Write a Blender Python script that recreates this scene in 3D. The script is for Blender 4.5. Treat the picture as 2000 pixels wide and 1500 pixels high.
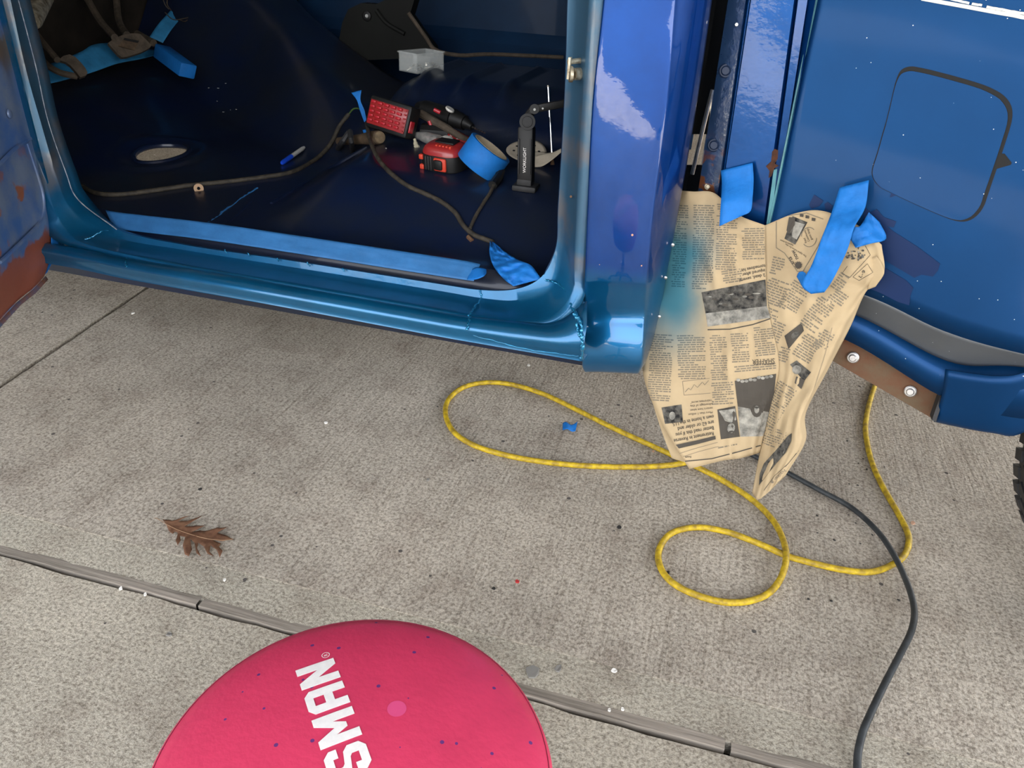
import bpy, bmesh, math, random
from mathutils import Vector as V, Matrix, noise as mnoise
random.seed(7)
for o in list(bpy.data.objects): bpy.data.objects.remove(o, do_unlink=True)
SC = bpy.context.scene; COL = SC.collection

# ------------------------------------------------------------------ camera
CAMZ = 1.1; FPX = 1500.0
def cam_rot(pitch, roll, yaw):
    p, r, y = (math.radians(a) for a in (pitch, roll, yaw))
    d = V((-math.sin(r)*math.cos(p), math.cos(r)*math.cos(p), math.sin(p)))
    Z = -d; f = V((0, 0, 1)); Y = (f - f.dot(Z)*Z).normalized(); X = Y.cross(Z)
    R = Matrix((X, Y, Z))
    return Matrix.Rotation(y, 3, 'Z') @ R
RC = cam_rot(30, 3.3, 14.5)                     # camera (right, down, forward) -> world
cd = bpy.data.cameras.new('camera'); cam = bpy.data.objects.new('camera', cd); COL.objects.link(cam)
cd.sensor_width = 36; cd.lens = 36*FPX/2000; cd.clip_start = 0.02; cd.clip_end = 200
rx, up, bk = RC @ V((1, 0, 0)), RC @ V((0, -1, 0)), RC @ V((0, 0, -1))
M = Matrix((rx, up, bk)).transposed().to_4x4(); M.translation = (0, 0, CAMZ)
cam.matrix_world = M; SC.camera = cam

# ------------------------------------------------------------------ light
SC.view_settings.view_transform = 'Standard'; SC.view_settings.look = 'None'
SC.view_settings.gamma = 1; SC.view_settings.use_curve_mapping = False
SC.view_settings.exposure = 1.12
W = bpy.data.worlds.new('sky'); SC.world = W; W.use_nodes = True
wn = W.node_tree.nodes; wl = W.node_tree.links; wn.clear()
wo = wn.new('ShaderNodeOutputWorld'); wb = wn.new('ShaderNodeBackground'); tc = wn.new('ShaderNodeTexCoord')
sx = wn.new('ShaderNodeSeparateXYZ'); cr = wn.new('ShaderNodeValToRGB')
wl.new(tc.outputs['Generated'], sx.inputs[0]); wl.new(sx.outputs['Z'], cr.inputs[0])
cr.color_ramp.elements[0].position = 0.0; cr.color_ramp.elements[0].color = (1.0, 0.985, 0.96, 1)
cr.color_ramp.elements[1].position = 0.9; cr.color_ramp.elements[1].color = (0.66, 0.76, 0.95, 1)
wl.new(cr.outputs[0], wb.inputs[0]); wb.inputs[1].default_value = 2.4; wl.new(wb.outputs[0], wo.inputs[0])
sd = bpy.data.lights.new('hazy_sun', 'SUN'); sd.energy = 22.0; sd.angle = math.radians(3); sd.color = (1, 0.96, 0.90)
so = bpy.data.objects.new('hazy_sun', sd); COL.objects.link(so); so.location = (1, 9, 12)
so.rotation_euler = V((-0.12, -0.45, -0.90)).to_track_quat('-Z', 'Y').to_euler()

# ------------------------------------------------------------------ measuring helpers: a pixel of the photograph -> a point at a known distance
def ray(px, py): return RC @ V((px-1000, py-750, FPX))
ORG = V((0, 0, CAMZ))
def at(px, py, Y): d = ray(px, py); return ORG + d*(Y/d.y)
def atz(px, py, z=0.0): d = ray(px, py); return ORG + d*((z-CAMZ)/d.z)
def atx(px, py, X): d = ray(px, py); return ORG + d*(X/d.x)
def onplane(px, py, p0, n): d = ray(px, py); return ORG + d*((p0-ORG).dot(n)/d.dot(n))
def ss(a, b, x):
    t = max(0.0, min(1.0, (x-a)/(b-a))); return t*t*(3-2*t)
RIBX = (-0.88, -0.745, -0.62)
def hf(x, y):                                    # height of the cab floor pan
    t = ss(0.95, 2.0, -x)
    z = 0.500 + 0.085*ss(1.47, 1.74, y)*ss(-1.06, -0.88, x) + 0.03*ss(1.47, 2.0, y)
    z += 0.135*ss(1.55, 2.02, -x)
    y0 = 1.93 + 0.45*t
    z += (0.105+0.30*t)*ss(y0, y0+0.30+0.15*t, y)*(1-0.8*ss(2.55+0.35*t, 2.9+0.35*t, y))
    pl = ss(2.00, 2.04, y + 0.015*math.sin(x*22))*ss(-1.0, -0.95, x)
    z += 0.030*pl
    for xr in RIBX: z += 0.014*math.exp(-((x-xr)/0.013)**4)*ss(2.09, 2.11, y)*(1-ss(2.50, 2.54, y))
    e = math.hypot((x+1.545)/0.085, (y-1.86)/0.105)          # pressed rim round the drain hole
    z += 0.008*math.exp(-((e-1.25)/0.22)**2)
    return z
def drop(px, py, lift=0.0):
    d = ray(px, py); d = d/d.y; y = 1.30
    while y < 3.2:
        p = ORG + d*y
        if p.z < hf(p.x, p.y)+lift: return p
        y += 0.002
    return ORG + d*2.2

# ------------------------------------------------------------------ object helpers
OFF = {}
def link(name, me, parent=None, loc=None):
    o = bpy.data.objects.new(name, me); COL.objects.link(o)
    if parent is not None: o.parent = parent; OFF[o] = OFF[parent]
    else:
        o.location = loc if loc is not None else (0, 0, 0); OFF[o] = V(o.location)
    return o
def thing(name, loc, label, cat, group=None):
    o = bpy.data.objects.new(name, None); COL.objects.link(o); o.location = loc; OFF[o] = V(loc)
    o.empty_display_size = 0.05; tag(o, label, cat, group); return o
def tag(o, label=None, cat=None, group=None, kind=None):
    if label: o['label'] = label
    if cat: o['category'] = cat
    if group: o['group'] = group
    if kind: o['kind'] = kind
    return o
class MB:
    def __init__(s): s.v = []; s.f = []
    def add(s, vs, fs):
        n = len(s.v); s.v += [V(v) for v in vs]; s.f += [tuple(i+n for i in f) for f in fs]; return s
    def box(s, c, size, M=None, bev=0.0):
        bm = bmesh.new(); bmesh.ops.create_cube(bm, size=1)
        for v in bm.verts: v.co = V((v.co.x*size[0], v.co.y*size[1], v.co.z*size[2]))
        if bev: bmesh.ops.bevel(bm, geom=list(bm.edges), offset=bev, segments=2, affect='EDGES', profile=0.5)
        bm.verts.index_update()
        T = Matrix.Translation(V(c)); T = (M @ T) if M is not None else T
        s.add([T @ v.co for v in bm.verts], [tuple(v.index for v in f.verts) for f in bm.faces]); bm.free(); return s
    def lathe(s, prof, M=None, n=24, cap=True, arc=None):     # prof: (r,z) list
        M = M or Matrix.Identity(4); vs = []; fs = []
        for r, z in prof:
            for k in range(n):
                a = 2*math.pi*k/n; vs.append(M @ V((r*math.cos(a), r*math.sin(a), z)))
        for i in range(len(prof)-1):
            for k in range(n):
                a, b = i*n+k, i*n+(k+1) % n; fs.append((a, b, b+n, a+n))
        if cap: fs.append(tuple(range(n-1, -1, -1))); m = (len(prof)-1)*n; fs.append(tuple(range(m, m+n)))
        return s.add(vs, fs)
    def cyl(s, p0, p1, r0, r1=None, n=16):
        p0, p1 = V(p0), V(p1); r1 = r0 if r1 is None else r1; d = p1-p0
        M = Matrix.Translation(p0) @ d.to_track_quat('Z', 'Y').to_matrix().to_4x4()
        return s.lathe([(r0, 0), (r1, d.length)], M, n)
    def tube(s, pts, r, n=8, caps=True):
        pts = [V(p) for p in pts]; N = len(pts); rs = r if isinstance(r, (list, tuple)) else [r]*N
        vs = []; fs = []; u = None
        for i, p in enumerate(pts):
            t = (pts[min(i+1, N-1)]-pts[max(i-1, 0)])
            if t.length < 1e-9: t = V((0, 0, 1))
            t.normalize()
            if u is None: u = t.orthogonal().normalized()
            u = (u - u.dot(t)*t); u = u.normalized() if u.length > 1e-6 else t.orthogonal().normalized()
            w = t.cross(u)
            for k in range(n):
                a = 2*math.pi*k/n; vs.append(p + (u*math.cos(a)+w*math.sin(a))*rs[i])
        for i in range(N-1):
            for k in range(n):
                a, b = i*n+k, i*n+(k+1) % n; fs.append((a, b, b+n, a+n))
        if caps: fs.append(tuple(range(n-1, -1, -1))); fs.append(tuple(range((N-1)*n, N*n)))
        return s.add(vs, fs)
    def grid(s, G):
        R, C = len(G), len(G[0]); vs = [p for row in G for p in row]
        return s.add(vs, [(i*C+j, i*C+j+1, (i+1)*C+j+1, (i+1)*C+j) for i in range(R-1) for j in range(C-1)])
    def poly(s, pts): return s.add(pts, [tuple(range(len(pts)))])
    def prism(s, pts, off):
        n = len(pts); off = V(off); a = [V(p) for p in pts]
        fs = [tuple(range(n)), tuple(range(2*n-1, n-1, -1))] + [(i, i+n, (i+1) % n+n, (i+1) % n) for i in range(n)]
        return s.add(a+[p+off for p in a], fs)
    def build(s, name, mat, parent=None, smooth=True, thick=0.0, off=0.0, angle=35, label=None, loc=None, flip=False):
        if parent is not None: o0 = OFF[parent]
        elif loc is not None: o0 = V(loc)
        else:
            zs = min(v.z for v in s.v); o0 = sum(s.v, V())/len(s.v); o0 = V((o0.x, o0.y, zs))
        me = bpy.data.meshes.new(name); me.from_pydata([v-o0 for v in s.v], [], s.f if not flip else [f[::-1] for f in s.f]); me.validate()
        me.materials.append(mat)
        bm = bmesh.new(); bm.from_mesh(me)
        if not thick: bmesh.ops.recalc_face_normals(bm, faces=bm.faces)
        if smooth:
            for f in bm.faces: f.smooth = True
            for e in bm.edges:
                if len(e.link_faces) == 2 and e.calc_face_angle(0) > math.radians(angle): e.smooth = False
        bm.to_mesh(me); bm.free()
        o = link(name, me, parent, o0)
        if thick:
            m = o.modifiers.new('thickness', 'SOLIDIFY'); m.thickness = thick; m.offset = off
        if label: o['label'] = label
        return o
def cr1(p0, p1, p2, p3, t):
    return 0.5*((2*p1)+(p2-p0)*t+(2*p0-5*p1+4*p2-p3)*t*t+(3*p1-p0-3*p2+p3)*t*t*t)
def spl(P, t):                                   # Catmull-Rom through P, t in [0, len-1]
    n = len(P); i = min(int(t), n-2); u = t-i
    return cr1(P[max(i-1, 0)] if i > 0 else 2*P[0]-P[1], P[i], P[i+1], P[i+2] if i+2 < n else 2*P[-1]-P[-2], u)
def curve(P, sub=6):
    P = [V(p) for p in P]; return [spl(P, i/sub) for i in range((len(P)-1)*sub+1)]
def surf(rows, a, b):                            # a along rows index, b along columns index
    return spl([spl(r, b) for r in rows], a)
def loft(rows, sa=4, sb=6):
    R, C = len(rows)-1, len(rows[0])-1; rows = [[V(p) for p in r] for r in rows]
    mid = [curve(r, sb) for r in rows]
    G = []
    for i in range(R*sa+1): G.append([spl([m[j] for m in mid], i/sa) for j in range(C*sb+1)])
    return G
def lin_loft(rows, sb=6):                        # sharp across rows, smooth along columns
    return [curve(r, sb) for r in rows]
def resample(P, n):
    P = [V(p) for p in P]; L = [0.0]
    for a, b in zip(P, P[1:]): L.append(L[-1]+(b-a).length)
    out = []; j = 0
    for i in range(n):
        s = L[-1]*i/(n-1)
        while j < len(P)-2 and L[j+1] < s: j += 1
        out.append(P[j].lerp(P[j+1], (s-L[j])/max(1e-9, L[j+1]-L[j])))
    return out
def text2d(s, offset=0.0):                       # flat glyph outlines as (verts2d, faces), unit text size
    c = bpy.data.curves.new('glyphs', 'FONT'); c.body = s; c.offset = offset; c.resolution_u = 3
    o = bpy.data.objects.new('glyphs', c); COL.objects.link(o)
    dg = bpy.context.evaluated_depsgraph_get(); dg.update(); me = o.evaluated_get(dg).to_mesh()
    vs = [(v.co.x, v.co.y) for v in me.vertices]; fs = [tuple(p.vertices) for p in me.polygons]
    o.evaluated_get(dg).to_mesh_clear(); bpy.data.objects.remove(o, do_unlink=True); bpy.data.curves.remove(c)
    return vs, fs

RT = RC.transposed()
def proj(p): q = RT @ (V(p)-ORG); return 1000+FPX*q.x/q.z, 750+FPX*q.y/q.z
def pxm(p): return (RT @ (V(p)-ORG)).z/FPX       # metres per pixel at a point
VIEW = lambda p: (ORG-V(p)).normalized()
import numpy as np
class Sheet:                                     # finds the point of a surface grid that lies at a place of the photograph
    def __init__(s, G):
        s.G = G; s.q = np.array([[proj(p) for p in r] for r in G]); s.g3 = np.array([[tuple(p) for p in r] for r in G])
    def on(s, px, py, off=0.0009):
        q = s.q; d = (q[..., 0]-px)**2+(q[..., 1]-py)**2; i, j = np.unravel_index(int(d.argmin()), d.shape)
        best = None
        for ii in (i-1, i):
            for jj in (j-1, j):
                if 0 <= ii < q.shape[0]-1 and 0 <= jj < q.shape[1]-1:
                    a, b, c = q[ii, jj], q[ii, jj+1], q[ii+1, jj]; M2 = np.array([b-a, c-a]).T
                    try: uv = np.linalg.solve(M2, np.array([px, py])-a)
                    except Exception: continue
                    e = max(0, -uv[0], uv[0]-1)+max(0, -uv[1], uv[1]-1)
                    if best is None or e < best[0]: best = (e, ii, jj, uv)
        e, ii, jj, (u, v) = best; u = min(1, max(0, u)); v = min(1, max(0, v))
        g = s.g3; p = V(g[ii, jj])*(1-u)*(1-v)+V(g[ii, jj+1])*u*(1-v)+V(g[ii+1, jj])*(1-u)*v+V(g[ii+1, jj+1])*u*v
        return p+VIEW(p)*off

# ------------------------------------------------------------------ materials
def mat(name, color, rough=0.5, metal=0.0, coat=0.0, spec=0.5, var=None, vscale=6.0, vcol=None, bump=0.0, bscale=60.0, specks=None, trans=0.0, alpha=1.0, stretch=None, emis=None):
    m = bpy.data.materials.new(name); m.use_nodes = True; n = m.node_tree.nodes; l = m.node_tree.links
    b = n['Principled BSDF']; b.inputs['Base Color'].default_value = (*color, 1); b.inputs['Roughness'].default_value = rough
    b.inputs['Metallic'].default_value = metal; b.inputs['Coat Weight'].default_value = coat; b.inputs['Coat Roughness'].default_value = 0.06
    b.inputs['Specular IOR Level'].default_value = spec; b.inputs['Transmission Weight'].default_value = trans; b.inputs['Alpha'].default_value = alpha
    g = n.new('ShaderNodeNewGeometry'); mp = n.new('ShaderNodeMapping'); l.new(g.outputs['Position'], mp.inputs[0])
    if stretch: mp.inputs['Scale'].default_value = stretch
    m['_'] = 0; out = None
    if var is not None or vcol is not None:
        t = n.new('ShaderNodeTexNoise'); t.inputs['Scale'].default_value = vscale; t.inputs['Detail'].default_value = 6; t.inputs['Roughness'].default_value = 0.62
        l.new(mp.outputs[0], t.inputs[0])
        r = n.new('ShaderNodeValToRGB'); l.new(t.outputs['Fac'], r.inputs[0])
        c2 = vcol if vcol is not None else tuple(c*(1-var) for c in color)
        c1 = color if vcol is not None else tuple(min(1, c*(1+var)) for c in color)
        r.color_ramp.elements[0].position = 0.36; r.color_ramp.elements[1].position = 0.64
        r.color_ramp.elements[0].color = (*c2, 1); r.color_ramp.elements[1].color = (*c1, 1)
        out = r.outputs[0]
    if specks:
        sc, thr, scol = specks
        vo = n.new('ShaderNodeTexVoronoi'); vo.inputs['Scale'].default_value = sc; l.new(g.outputs['Position'], vo.inputs['Vector'])
        vm = n.new('ShaderNodeMath'); vm.operation = 'LESS_THAN'; vm.inputs[1].default_value = thr; l.new(vo.outputs['Distance'], vm.inputs[0])
        sp = n.new('ShaderNodeSeparateColor'); l.new(vo.outputs['Color'], sp.inputs[0])
        pk = n.new('ShaderNodeMath'); pk.operation = 'GREATER_THAN'; pk.inputs[1].default_value = 0.62; l.new(sp.outputs[0], pk.inputs[0])
        mu = n.new('ShaderNodeMath'); mu.operation = 'MULTIPLY'; l.new(vm.outputs[0], mu.inputs[0]); l.new(pk.outputs[0], mu.inputs[1])
        mx = n.new('ShaderNodeMix'); mx.data_type = 'RGBA'; l.new(mu.outputs[0], mx.inputs['Factor'])
        if out: l.new(out, mx.inputs['A'])
        else: mx.inputs['A'].default_value = (*color, 1)
        mx.inputs['B'].default_value = (*scol, 1); out = mx.outputs['Result']
    if out: l.new(out, b.inputs['Base Color'])
    if bump:
        t = n.new('ShaderNodeTexNoise'); t.inputs['Scale'].default_value = bscale; t.inputs['Detail'].default_value = 4; l.new(mp.outputs[0], t.inputs[0])
        bp = n.new('ShaderNodeBump'); bp.inputs['Strength'].default_value = bump; bp.inputs['Distance'].default_value = 0.004
        l.new(t.outputs['Fac'], bp.inputs['Height']); l.new(bp.outputs[0], b.inputs['Normal']); l.new(bp.outputs[0], b.inputs['Coat Normal'])
    return m
def mix_by(m, fac_socket, colB, sock='Base Color'):
    """blend the material's colour towards colB by fac_socket"""
    n = m.node_tree.nodes; l = m.node_tree.links; b = n['Principled BSDF']; mx = n.new('ShaderNodeMix'); mx.data_type = 'RGBA'
    lk = b.inputs[sock].links
    if lk: l.new(lk[0].from_socket, mx.inputs['A'])
    else: mx.inputs['A'].default_value = b.inputs[sock].default_value[:]
    mx.inputs['B'].default_value = (*colB, 1); l.new(fac_socket, mx.inputs['Factor']); l.new(mx.outputs['Result'], b.inputs[sock]); return mx
def ramp_axis(m, axis, a, b, wob=0.0, ws=14.0):
    """0..1 as world coordinate runs a..b, edge broken by noise"""
    n = m.node_tree.nodes; l = m.node_tree.links; g = n.new('ShaderNodeNewGeometry'); s = n.new('ShaderNodeSeparateXYZ'); l.new(g.outputs['Position'], s.inputs[0])
    src = s.outputs[axis]
    if wob:
        t = n.new('ShaderNodeTexNoise'); t.inputs['Scale'].default_value = ws; t.inputs['Detail'].default_value = 6; l.new(g.outputs['Position'], t.inputs[0])
        ma = n.new('ShaderNodeMath'); ma.operation = 'MULTIPLY_ADD'; ma.inputs[1].default_value = wob; l.new(t.outputs['Fac'], ma.inputs[0]); l.new(src, ma.inputs[2]); src = ma.outputs[0]
        a += wob*0.5; b += wob*0.5
    mr = n.new('ShaderNodeMapRange'); mr.inputs['From Min'].default_value = a; mr.inputs['From Max'].default_value = b; mr.interpolation_type = 'SMOOTHSTEP'
    l.new(src, mr.inputs[0]); return mr.outputs[0]
def noise_mask(m, scale, lo, hi, stretch=None):
    n = m.node_tree.nodes; l = m.node_tree.links; g = n.new('ShaderNodeNewGeometry'); t = n.new('ShaderNodeTexNoise'); t.inputs['Scale'].default_value = scale; t.inputs['Detail'].default_value = 7
    mp = n.new('ShaderNodeMapping'); l.new(g.outputs['Position'], mp.inputs[0]); l.new(mp.outputs[0], t.inputs[0])
    if stretch: mp.inputs['Scale'].default_value = stretch
    mr = n.new('ShaderNodeMapRange'); mr.inputs['From Min'].default_value = lo; mr.inputs['From Max'].default_value = hi; l.new(t.outputs['Fac'], mr.inputs[0]); return mr.outputs[0]
def mul(m, a, b):
    n = m.node_tree.nodes; k = n.new('ShaderNodeMath'); k.operation = 'MULTIPLY'; m.node_tree.links.new(a, k.inputs[0]); m.node_tree.links.new(b, k.inputs[1]); return k.outputs[0]

ROYAL = (0.0006, 0.046, 0.235); TEAL = (0.003, 0.105, 0.235)
P_corner = mat('royal_blue_paint', ROYAL, 0.34, 0.75, 0.7, 0.25, var=0.10, vscale=9, bump=0.05, bscale=24)
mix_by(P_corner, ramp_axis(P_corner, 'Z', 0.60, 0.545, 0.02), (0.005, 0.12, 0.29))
P_corner.node_tree.nodes['Principled BSDF'].inputs['Coat Roughness'].default_value = 0.03; P_corner.node_tree.nodes['Principled BSDF'].inputs['Coat IOR'].default_value = 1.7
P_sill = mat('fresh_teal_blue_paint', TEAL, 0.33, 0.6, 0.8, var=0.16, vscale=5, bump=0.10, bscale=30)
mix_by(P_sill, mul(P_sill, noise_mask(P_sill, 16, 0.53, 0.66), ramp_axis(P_sill, 'Z', 0.46, 0.60)), (0.10, 0.13, 0.16))
P_frame = mat('door_frame_paint', TEAL, 0.40, 0.55, 0.5, var=0.14, vscale=7, bump=0.08, bscale=40)
mix_by(P_frame, ramp_axis(P_frame, 'Z', 0.52, 0.66, 0.05, 8), (0.045, 0.115, 0.19))
mix_by(P_frame, mul(P_frame, noise_mask(P_frame, 11, 0.52, 0.66), ramp_axis(P_frame, 'Z', 0.50, 0.62)), (0.12, 0.13, 0.15))
P_bed = mat('blue_metallic_bed_paint', (0.002, 0.040, 0.132), 0.45, 0.6, 0.10, 0.25, var=0.08, vscale=3, specks=(70, 0.055, (0.6, 0.62, 0.62)))
P_post = mat('bright_blue_gloss_paint', (0.002, 0.055, 0.22), 0.32, 0.7, 0.7, 0.25, var=0.1, vscale=8, bump=0.07, bscale=70)
mix_by(P_post, mul(P_post, noise_mask(P_post, 30, 0.60, 0.64), ramp_axis(P_post, 'X', 0.085, 0.10)), (0.10, 0.035, 0.015))
P_flange = mat('dark_navy_gloss_paint', (0.012, 0.035, 0.09), 0.25, 0.4, 1.0, var=0.2, vscale=8, bump=0.3, bscale=40)
mix_by(P_flange, mul(P_flange, noise_mask(P_flange, 34, 0.52, 0.57), ramp_axis(P_flange, 'Z', 0.83, 0.74)), (0.12, 0.04, 0.015))
P_floor = mat('dark_navy_floor_paint', (0.004, 0.010, 0.036), 0.36, 0.05, 0.28, 0.35, var=0.35, vscale=4, vcol=(0.010, 0.014, 0.024), bump=0.10, bscale=18)
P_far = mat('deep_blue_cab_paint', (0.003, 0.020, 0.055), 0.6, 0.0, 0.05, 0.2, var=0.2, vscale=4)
P_door = mat('worn_blue_door_paint', (0.045, 0.105, 0.27), 0.45, 0.2, 0.2, var=0.25, vscale=14, vcol=(0.13, 0.17, 0.25), bump=0.15, bscale=60)
mix_by(P_door, mul(P_door, noise_mask(P_door, 16, 0.60, 0.66), ramp_axis(P_door, 'Z', 0.72, 0.60)), (0.24, 0.085, 0.045))
mix_by(P_door, ramp_axis(P_door, 'Z', 0.500, 0.485, 0.09, 22), (0.22, 0.062, 0.035))
mix_by(P_door, mul(P_door, noise_mask(P_door, 9, 0.54, 0.62), ramp_axis(P_door, 'Z', 0.78, 0.86)), (0.10, 0.075, 0.055))
P_tape = mat('blue_painters_tape', (0.008, 0.145, 0.47), 0.62, 0, 0, 0.3, var=0.10, vscale=30, bump=0.12, bscale=220)
P_silltape = mat('dull_blue_tape', (0.028, 0.135, 0.33), 0.55, 0, 0, 0.3, var=0.12, vscale=18, bump=0.15, bscale=120)
P_foot = mat('faded_blue_tape', (0.03, 0.20, 0.40), 0.6, 0, 0, 0.3, var=0.2, vscale=20, bump=0.25, bscale=70)
P_black = mat('black_plastic', (0.007, 0.007, 0.007), 0.5, 0, 0, 0.35)
P_rub = mat('black_rubber', (0.018, 0.018, 0.019), 0.6, 0, 0, 0.4, var=0.3, vscale=30, bump=0.1, bscale=120)
P_dark = mat('sooty_firewall_mat', (0.020, 0.016, 0.012), 0.85, 0, 0, 0.2, var=0.4, vscale=6, bump=0.3, bscale=14)
P_boot = mat('charcoal_moulding', (0.007, 0.0075, 0.0065), 0.7, 0, 0, 0.2, var=0.2, vscale=8)
P_steel = mat('bright_steel', (0.55, 0.52, 0.47), 0.3, 1.0, 0, var=0.25, vscale=60)
P_zinc = mat('worn_zinc', (0.62, 0.57, 0.44), 0.42, 0.6, 0, vcol=(0.16, 0.12, 0.07), vscale=55, bump=0.2, bscale=80)
P_chrome = mat('chrome', (0.75, 0.75, 0.75), 0.12, 1.0)
P_rust = mat('rusty_brown_steel', (0.13, 0.048, 0.022), 0.75, 0.1, 0, 0.3, vcol=(0.12, 0.085, 0.05), vscale=16, bump=0.25, bscale=80)
P_pedal = mat('dusty_brown_rubber', (0.075, 0.058, 0.042), 0.8, 0, 0, 0.3, var=0.3, vscale=40, bump=0.2, bscale=150)
P_bolt = mat('galvanised_bolt', (0.48, 0.47, 0.46), 0.35, 0.9, 0, var=0.15, vscale=120)
P_red = mat('red_plastic', (0.42, 0.012, 0.022), 0.35, 0, 0, 0.5)
P_redd = mat('deep_red_plastic', (0.30, 0.02, 0.02), 0.3, 0, 0.3, 0.5)
P_orange = mat('orange_red_rubber', (0.55, 0.045, 0.02), 0.5)
P_white = mat('white_plastic', (0.62, 0.60, 0.55), 0.45)
P_cream = mat('cream_plastic', (0.55, 0.50, 0.36), 0.5)
P_print = mat('newsprint_ink', (0.075, 0.066, 0.055), 0.9, 0, 0, 0.1)
P_inkgrey = mat('grey_ink', (0.20, 0.17, 0.125), 0.9, 0, 0, 0.1)
P_photo = mat('newsprint_photograph', (0.14, 0.13, 0.11), 0.9, 0, 0, 0.1, vcol=(0.02, 0.02, 0.02), vscale=70)
P_photol = mat('pale_newsprint_photograph', (0.36, 0.34, 0.29), 0.9, 0, 0, 0.1, vcol=(0.13, 0.125, 0.11), vscale=60)
P_paper = mat('newsprint', (0.44, 0.335, 0.20), 0.85, 0, 0, 0.15, var=0.07, vscale=9, bump=0.05, bscale=30)
P_yellow = mat('yellow_hose_rubber', (0.58, 0.40, 0.015), 0.5, 0, 0, 0.35, vcol=(0.26, 0.17, 0.02), vscale=60, bump=0.08, bscale=90)
P_cord = mat('black_cord_rubber', (0.030, 0.034, 0.036), 0.5, 0, 0, 0.4, var=0.3, vscale=40)
P_leaf = mat('dry_brown_leaf', (0.17, 0.085, 0.045), 0.75, 0, 0, 0.3, vcol=(0.10, 0.042, 0.022), vscale=50, bump=0.2, bscale=120)
P_wood = mat('weathered_grey_wood', (0.33, 0.285, 0.235), 0.9, 0, 0, 0.2, vcol=(0.15, 0.13, 0.105), vscale=26, stretch=(0.12, 2.2, 2), bump=0.5, bscale=50)
P_handle = mat('grimy_wood_handle', (0.075, 0.05, 0.03), 0.7, 0, 0, 0.3, var=0.4, vscale=40)
P_vinyl = mat('red_vinyl', (0.60, 0.040, 0.105), 0.42, 0, 0.08, 0.45, var=0.06, vscale=12, bump=0.14, bscale=120, specks=(62, 0.13, (0.12, 0.03, 0.16)))
P_letter = mat('white_print', (0.80, 0.77, 0.74), 0.55, 0, 0, 0.4, var=0.05, vscale=120)
P_harn = mat('dusty_harness_wrap', (0.055, 0.045, 0.032), 0.7, 0, 0, 0.35, vcol=(0.020, 0.017, 0.013), vscale=70, bump=0.4, bscale=120)
P_clear = mat('frosted_clear_plastic', (0.72, 0.76, 0.74), 0.28, 0, 0, 0.5, alpha=0.22)
P_sand = mat('sanding_disc_paper', (0.48, 0.42, 0.33), 0.85, 0, 0, 0.2, var=0.08, vscale=50)
P_card = mat('cardboard_core', (0.40, 0.33, 0.23), 0.8, 0, 0, 0.2, var=0.1, vscale=60)
P_bead = mat('weld_bead_paint', (0.012, 0.20, 0.38), 0.22, 0.6, 0.8, var=0.2, vscale=60)
P_silver = mat('crumpled_foil_tube', (0.50, 0.49, 0.46), 0.35, 0.6, 0, var=0.2, vscale=60, bump=0.8, bscale=60)
P_dirt = mat('dark_joint_dirt', (0.045, 0.04, 0.033), 0.95, 0, 0, 0.1, var=0.4, vscale=40, bump=0.6, bscale=120)
P_wet = mat('touch_up_paint', (0.003, 0.018, 0.075), 0.42, 0.2, 0.0, 0.25)
P_teale = mat('chipped_teal_edge', (0.05, 0.17, 0.20), 0.5, 0.2, 0.2, var=0.2, vscale=30)
P_bolthead = mat('dark_painted_bolt', (0.006, 0.016, 0.045), 0.45, 0.2, 0.1, 0.3)
P_scab = mat('dark_rust', (0.075, 0.028, 0.014), 0.85, 0, 0, 0.2, vcol=(0.03, 0.014, 0.01), vscale=90)
P_slit = mat('gap_black', (0.004, 0.004, 0.004), 0.8)
P_stripe = mat('cream_stripe', (0.70, 0.69, 0.58), 0.4)
P_greyband = mat('grey_band_paint', (0.085, 0.092, 0.10), 0.5, 0.2, 0.2, var=0.12, vscale=8, specks=(70, 0.05, (0.6, 0.62, 0.62)))  # plain grey with pale specks, for the tucked band of the bed
P_blue = mat('bright_blue_plastic', (0.008, 0.06, 0.55), 0.35)
P_grey = mat('grey_plastic', (0.42, 0.42, 0.40), 0.5)

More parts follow.
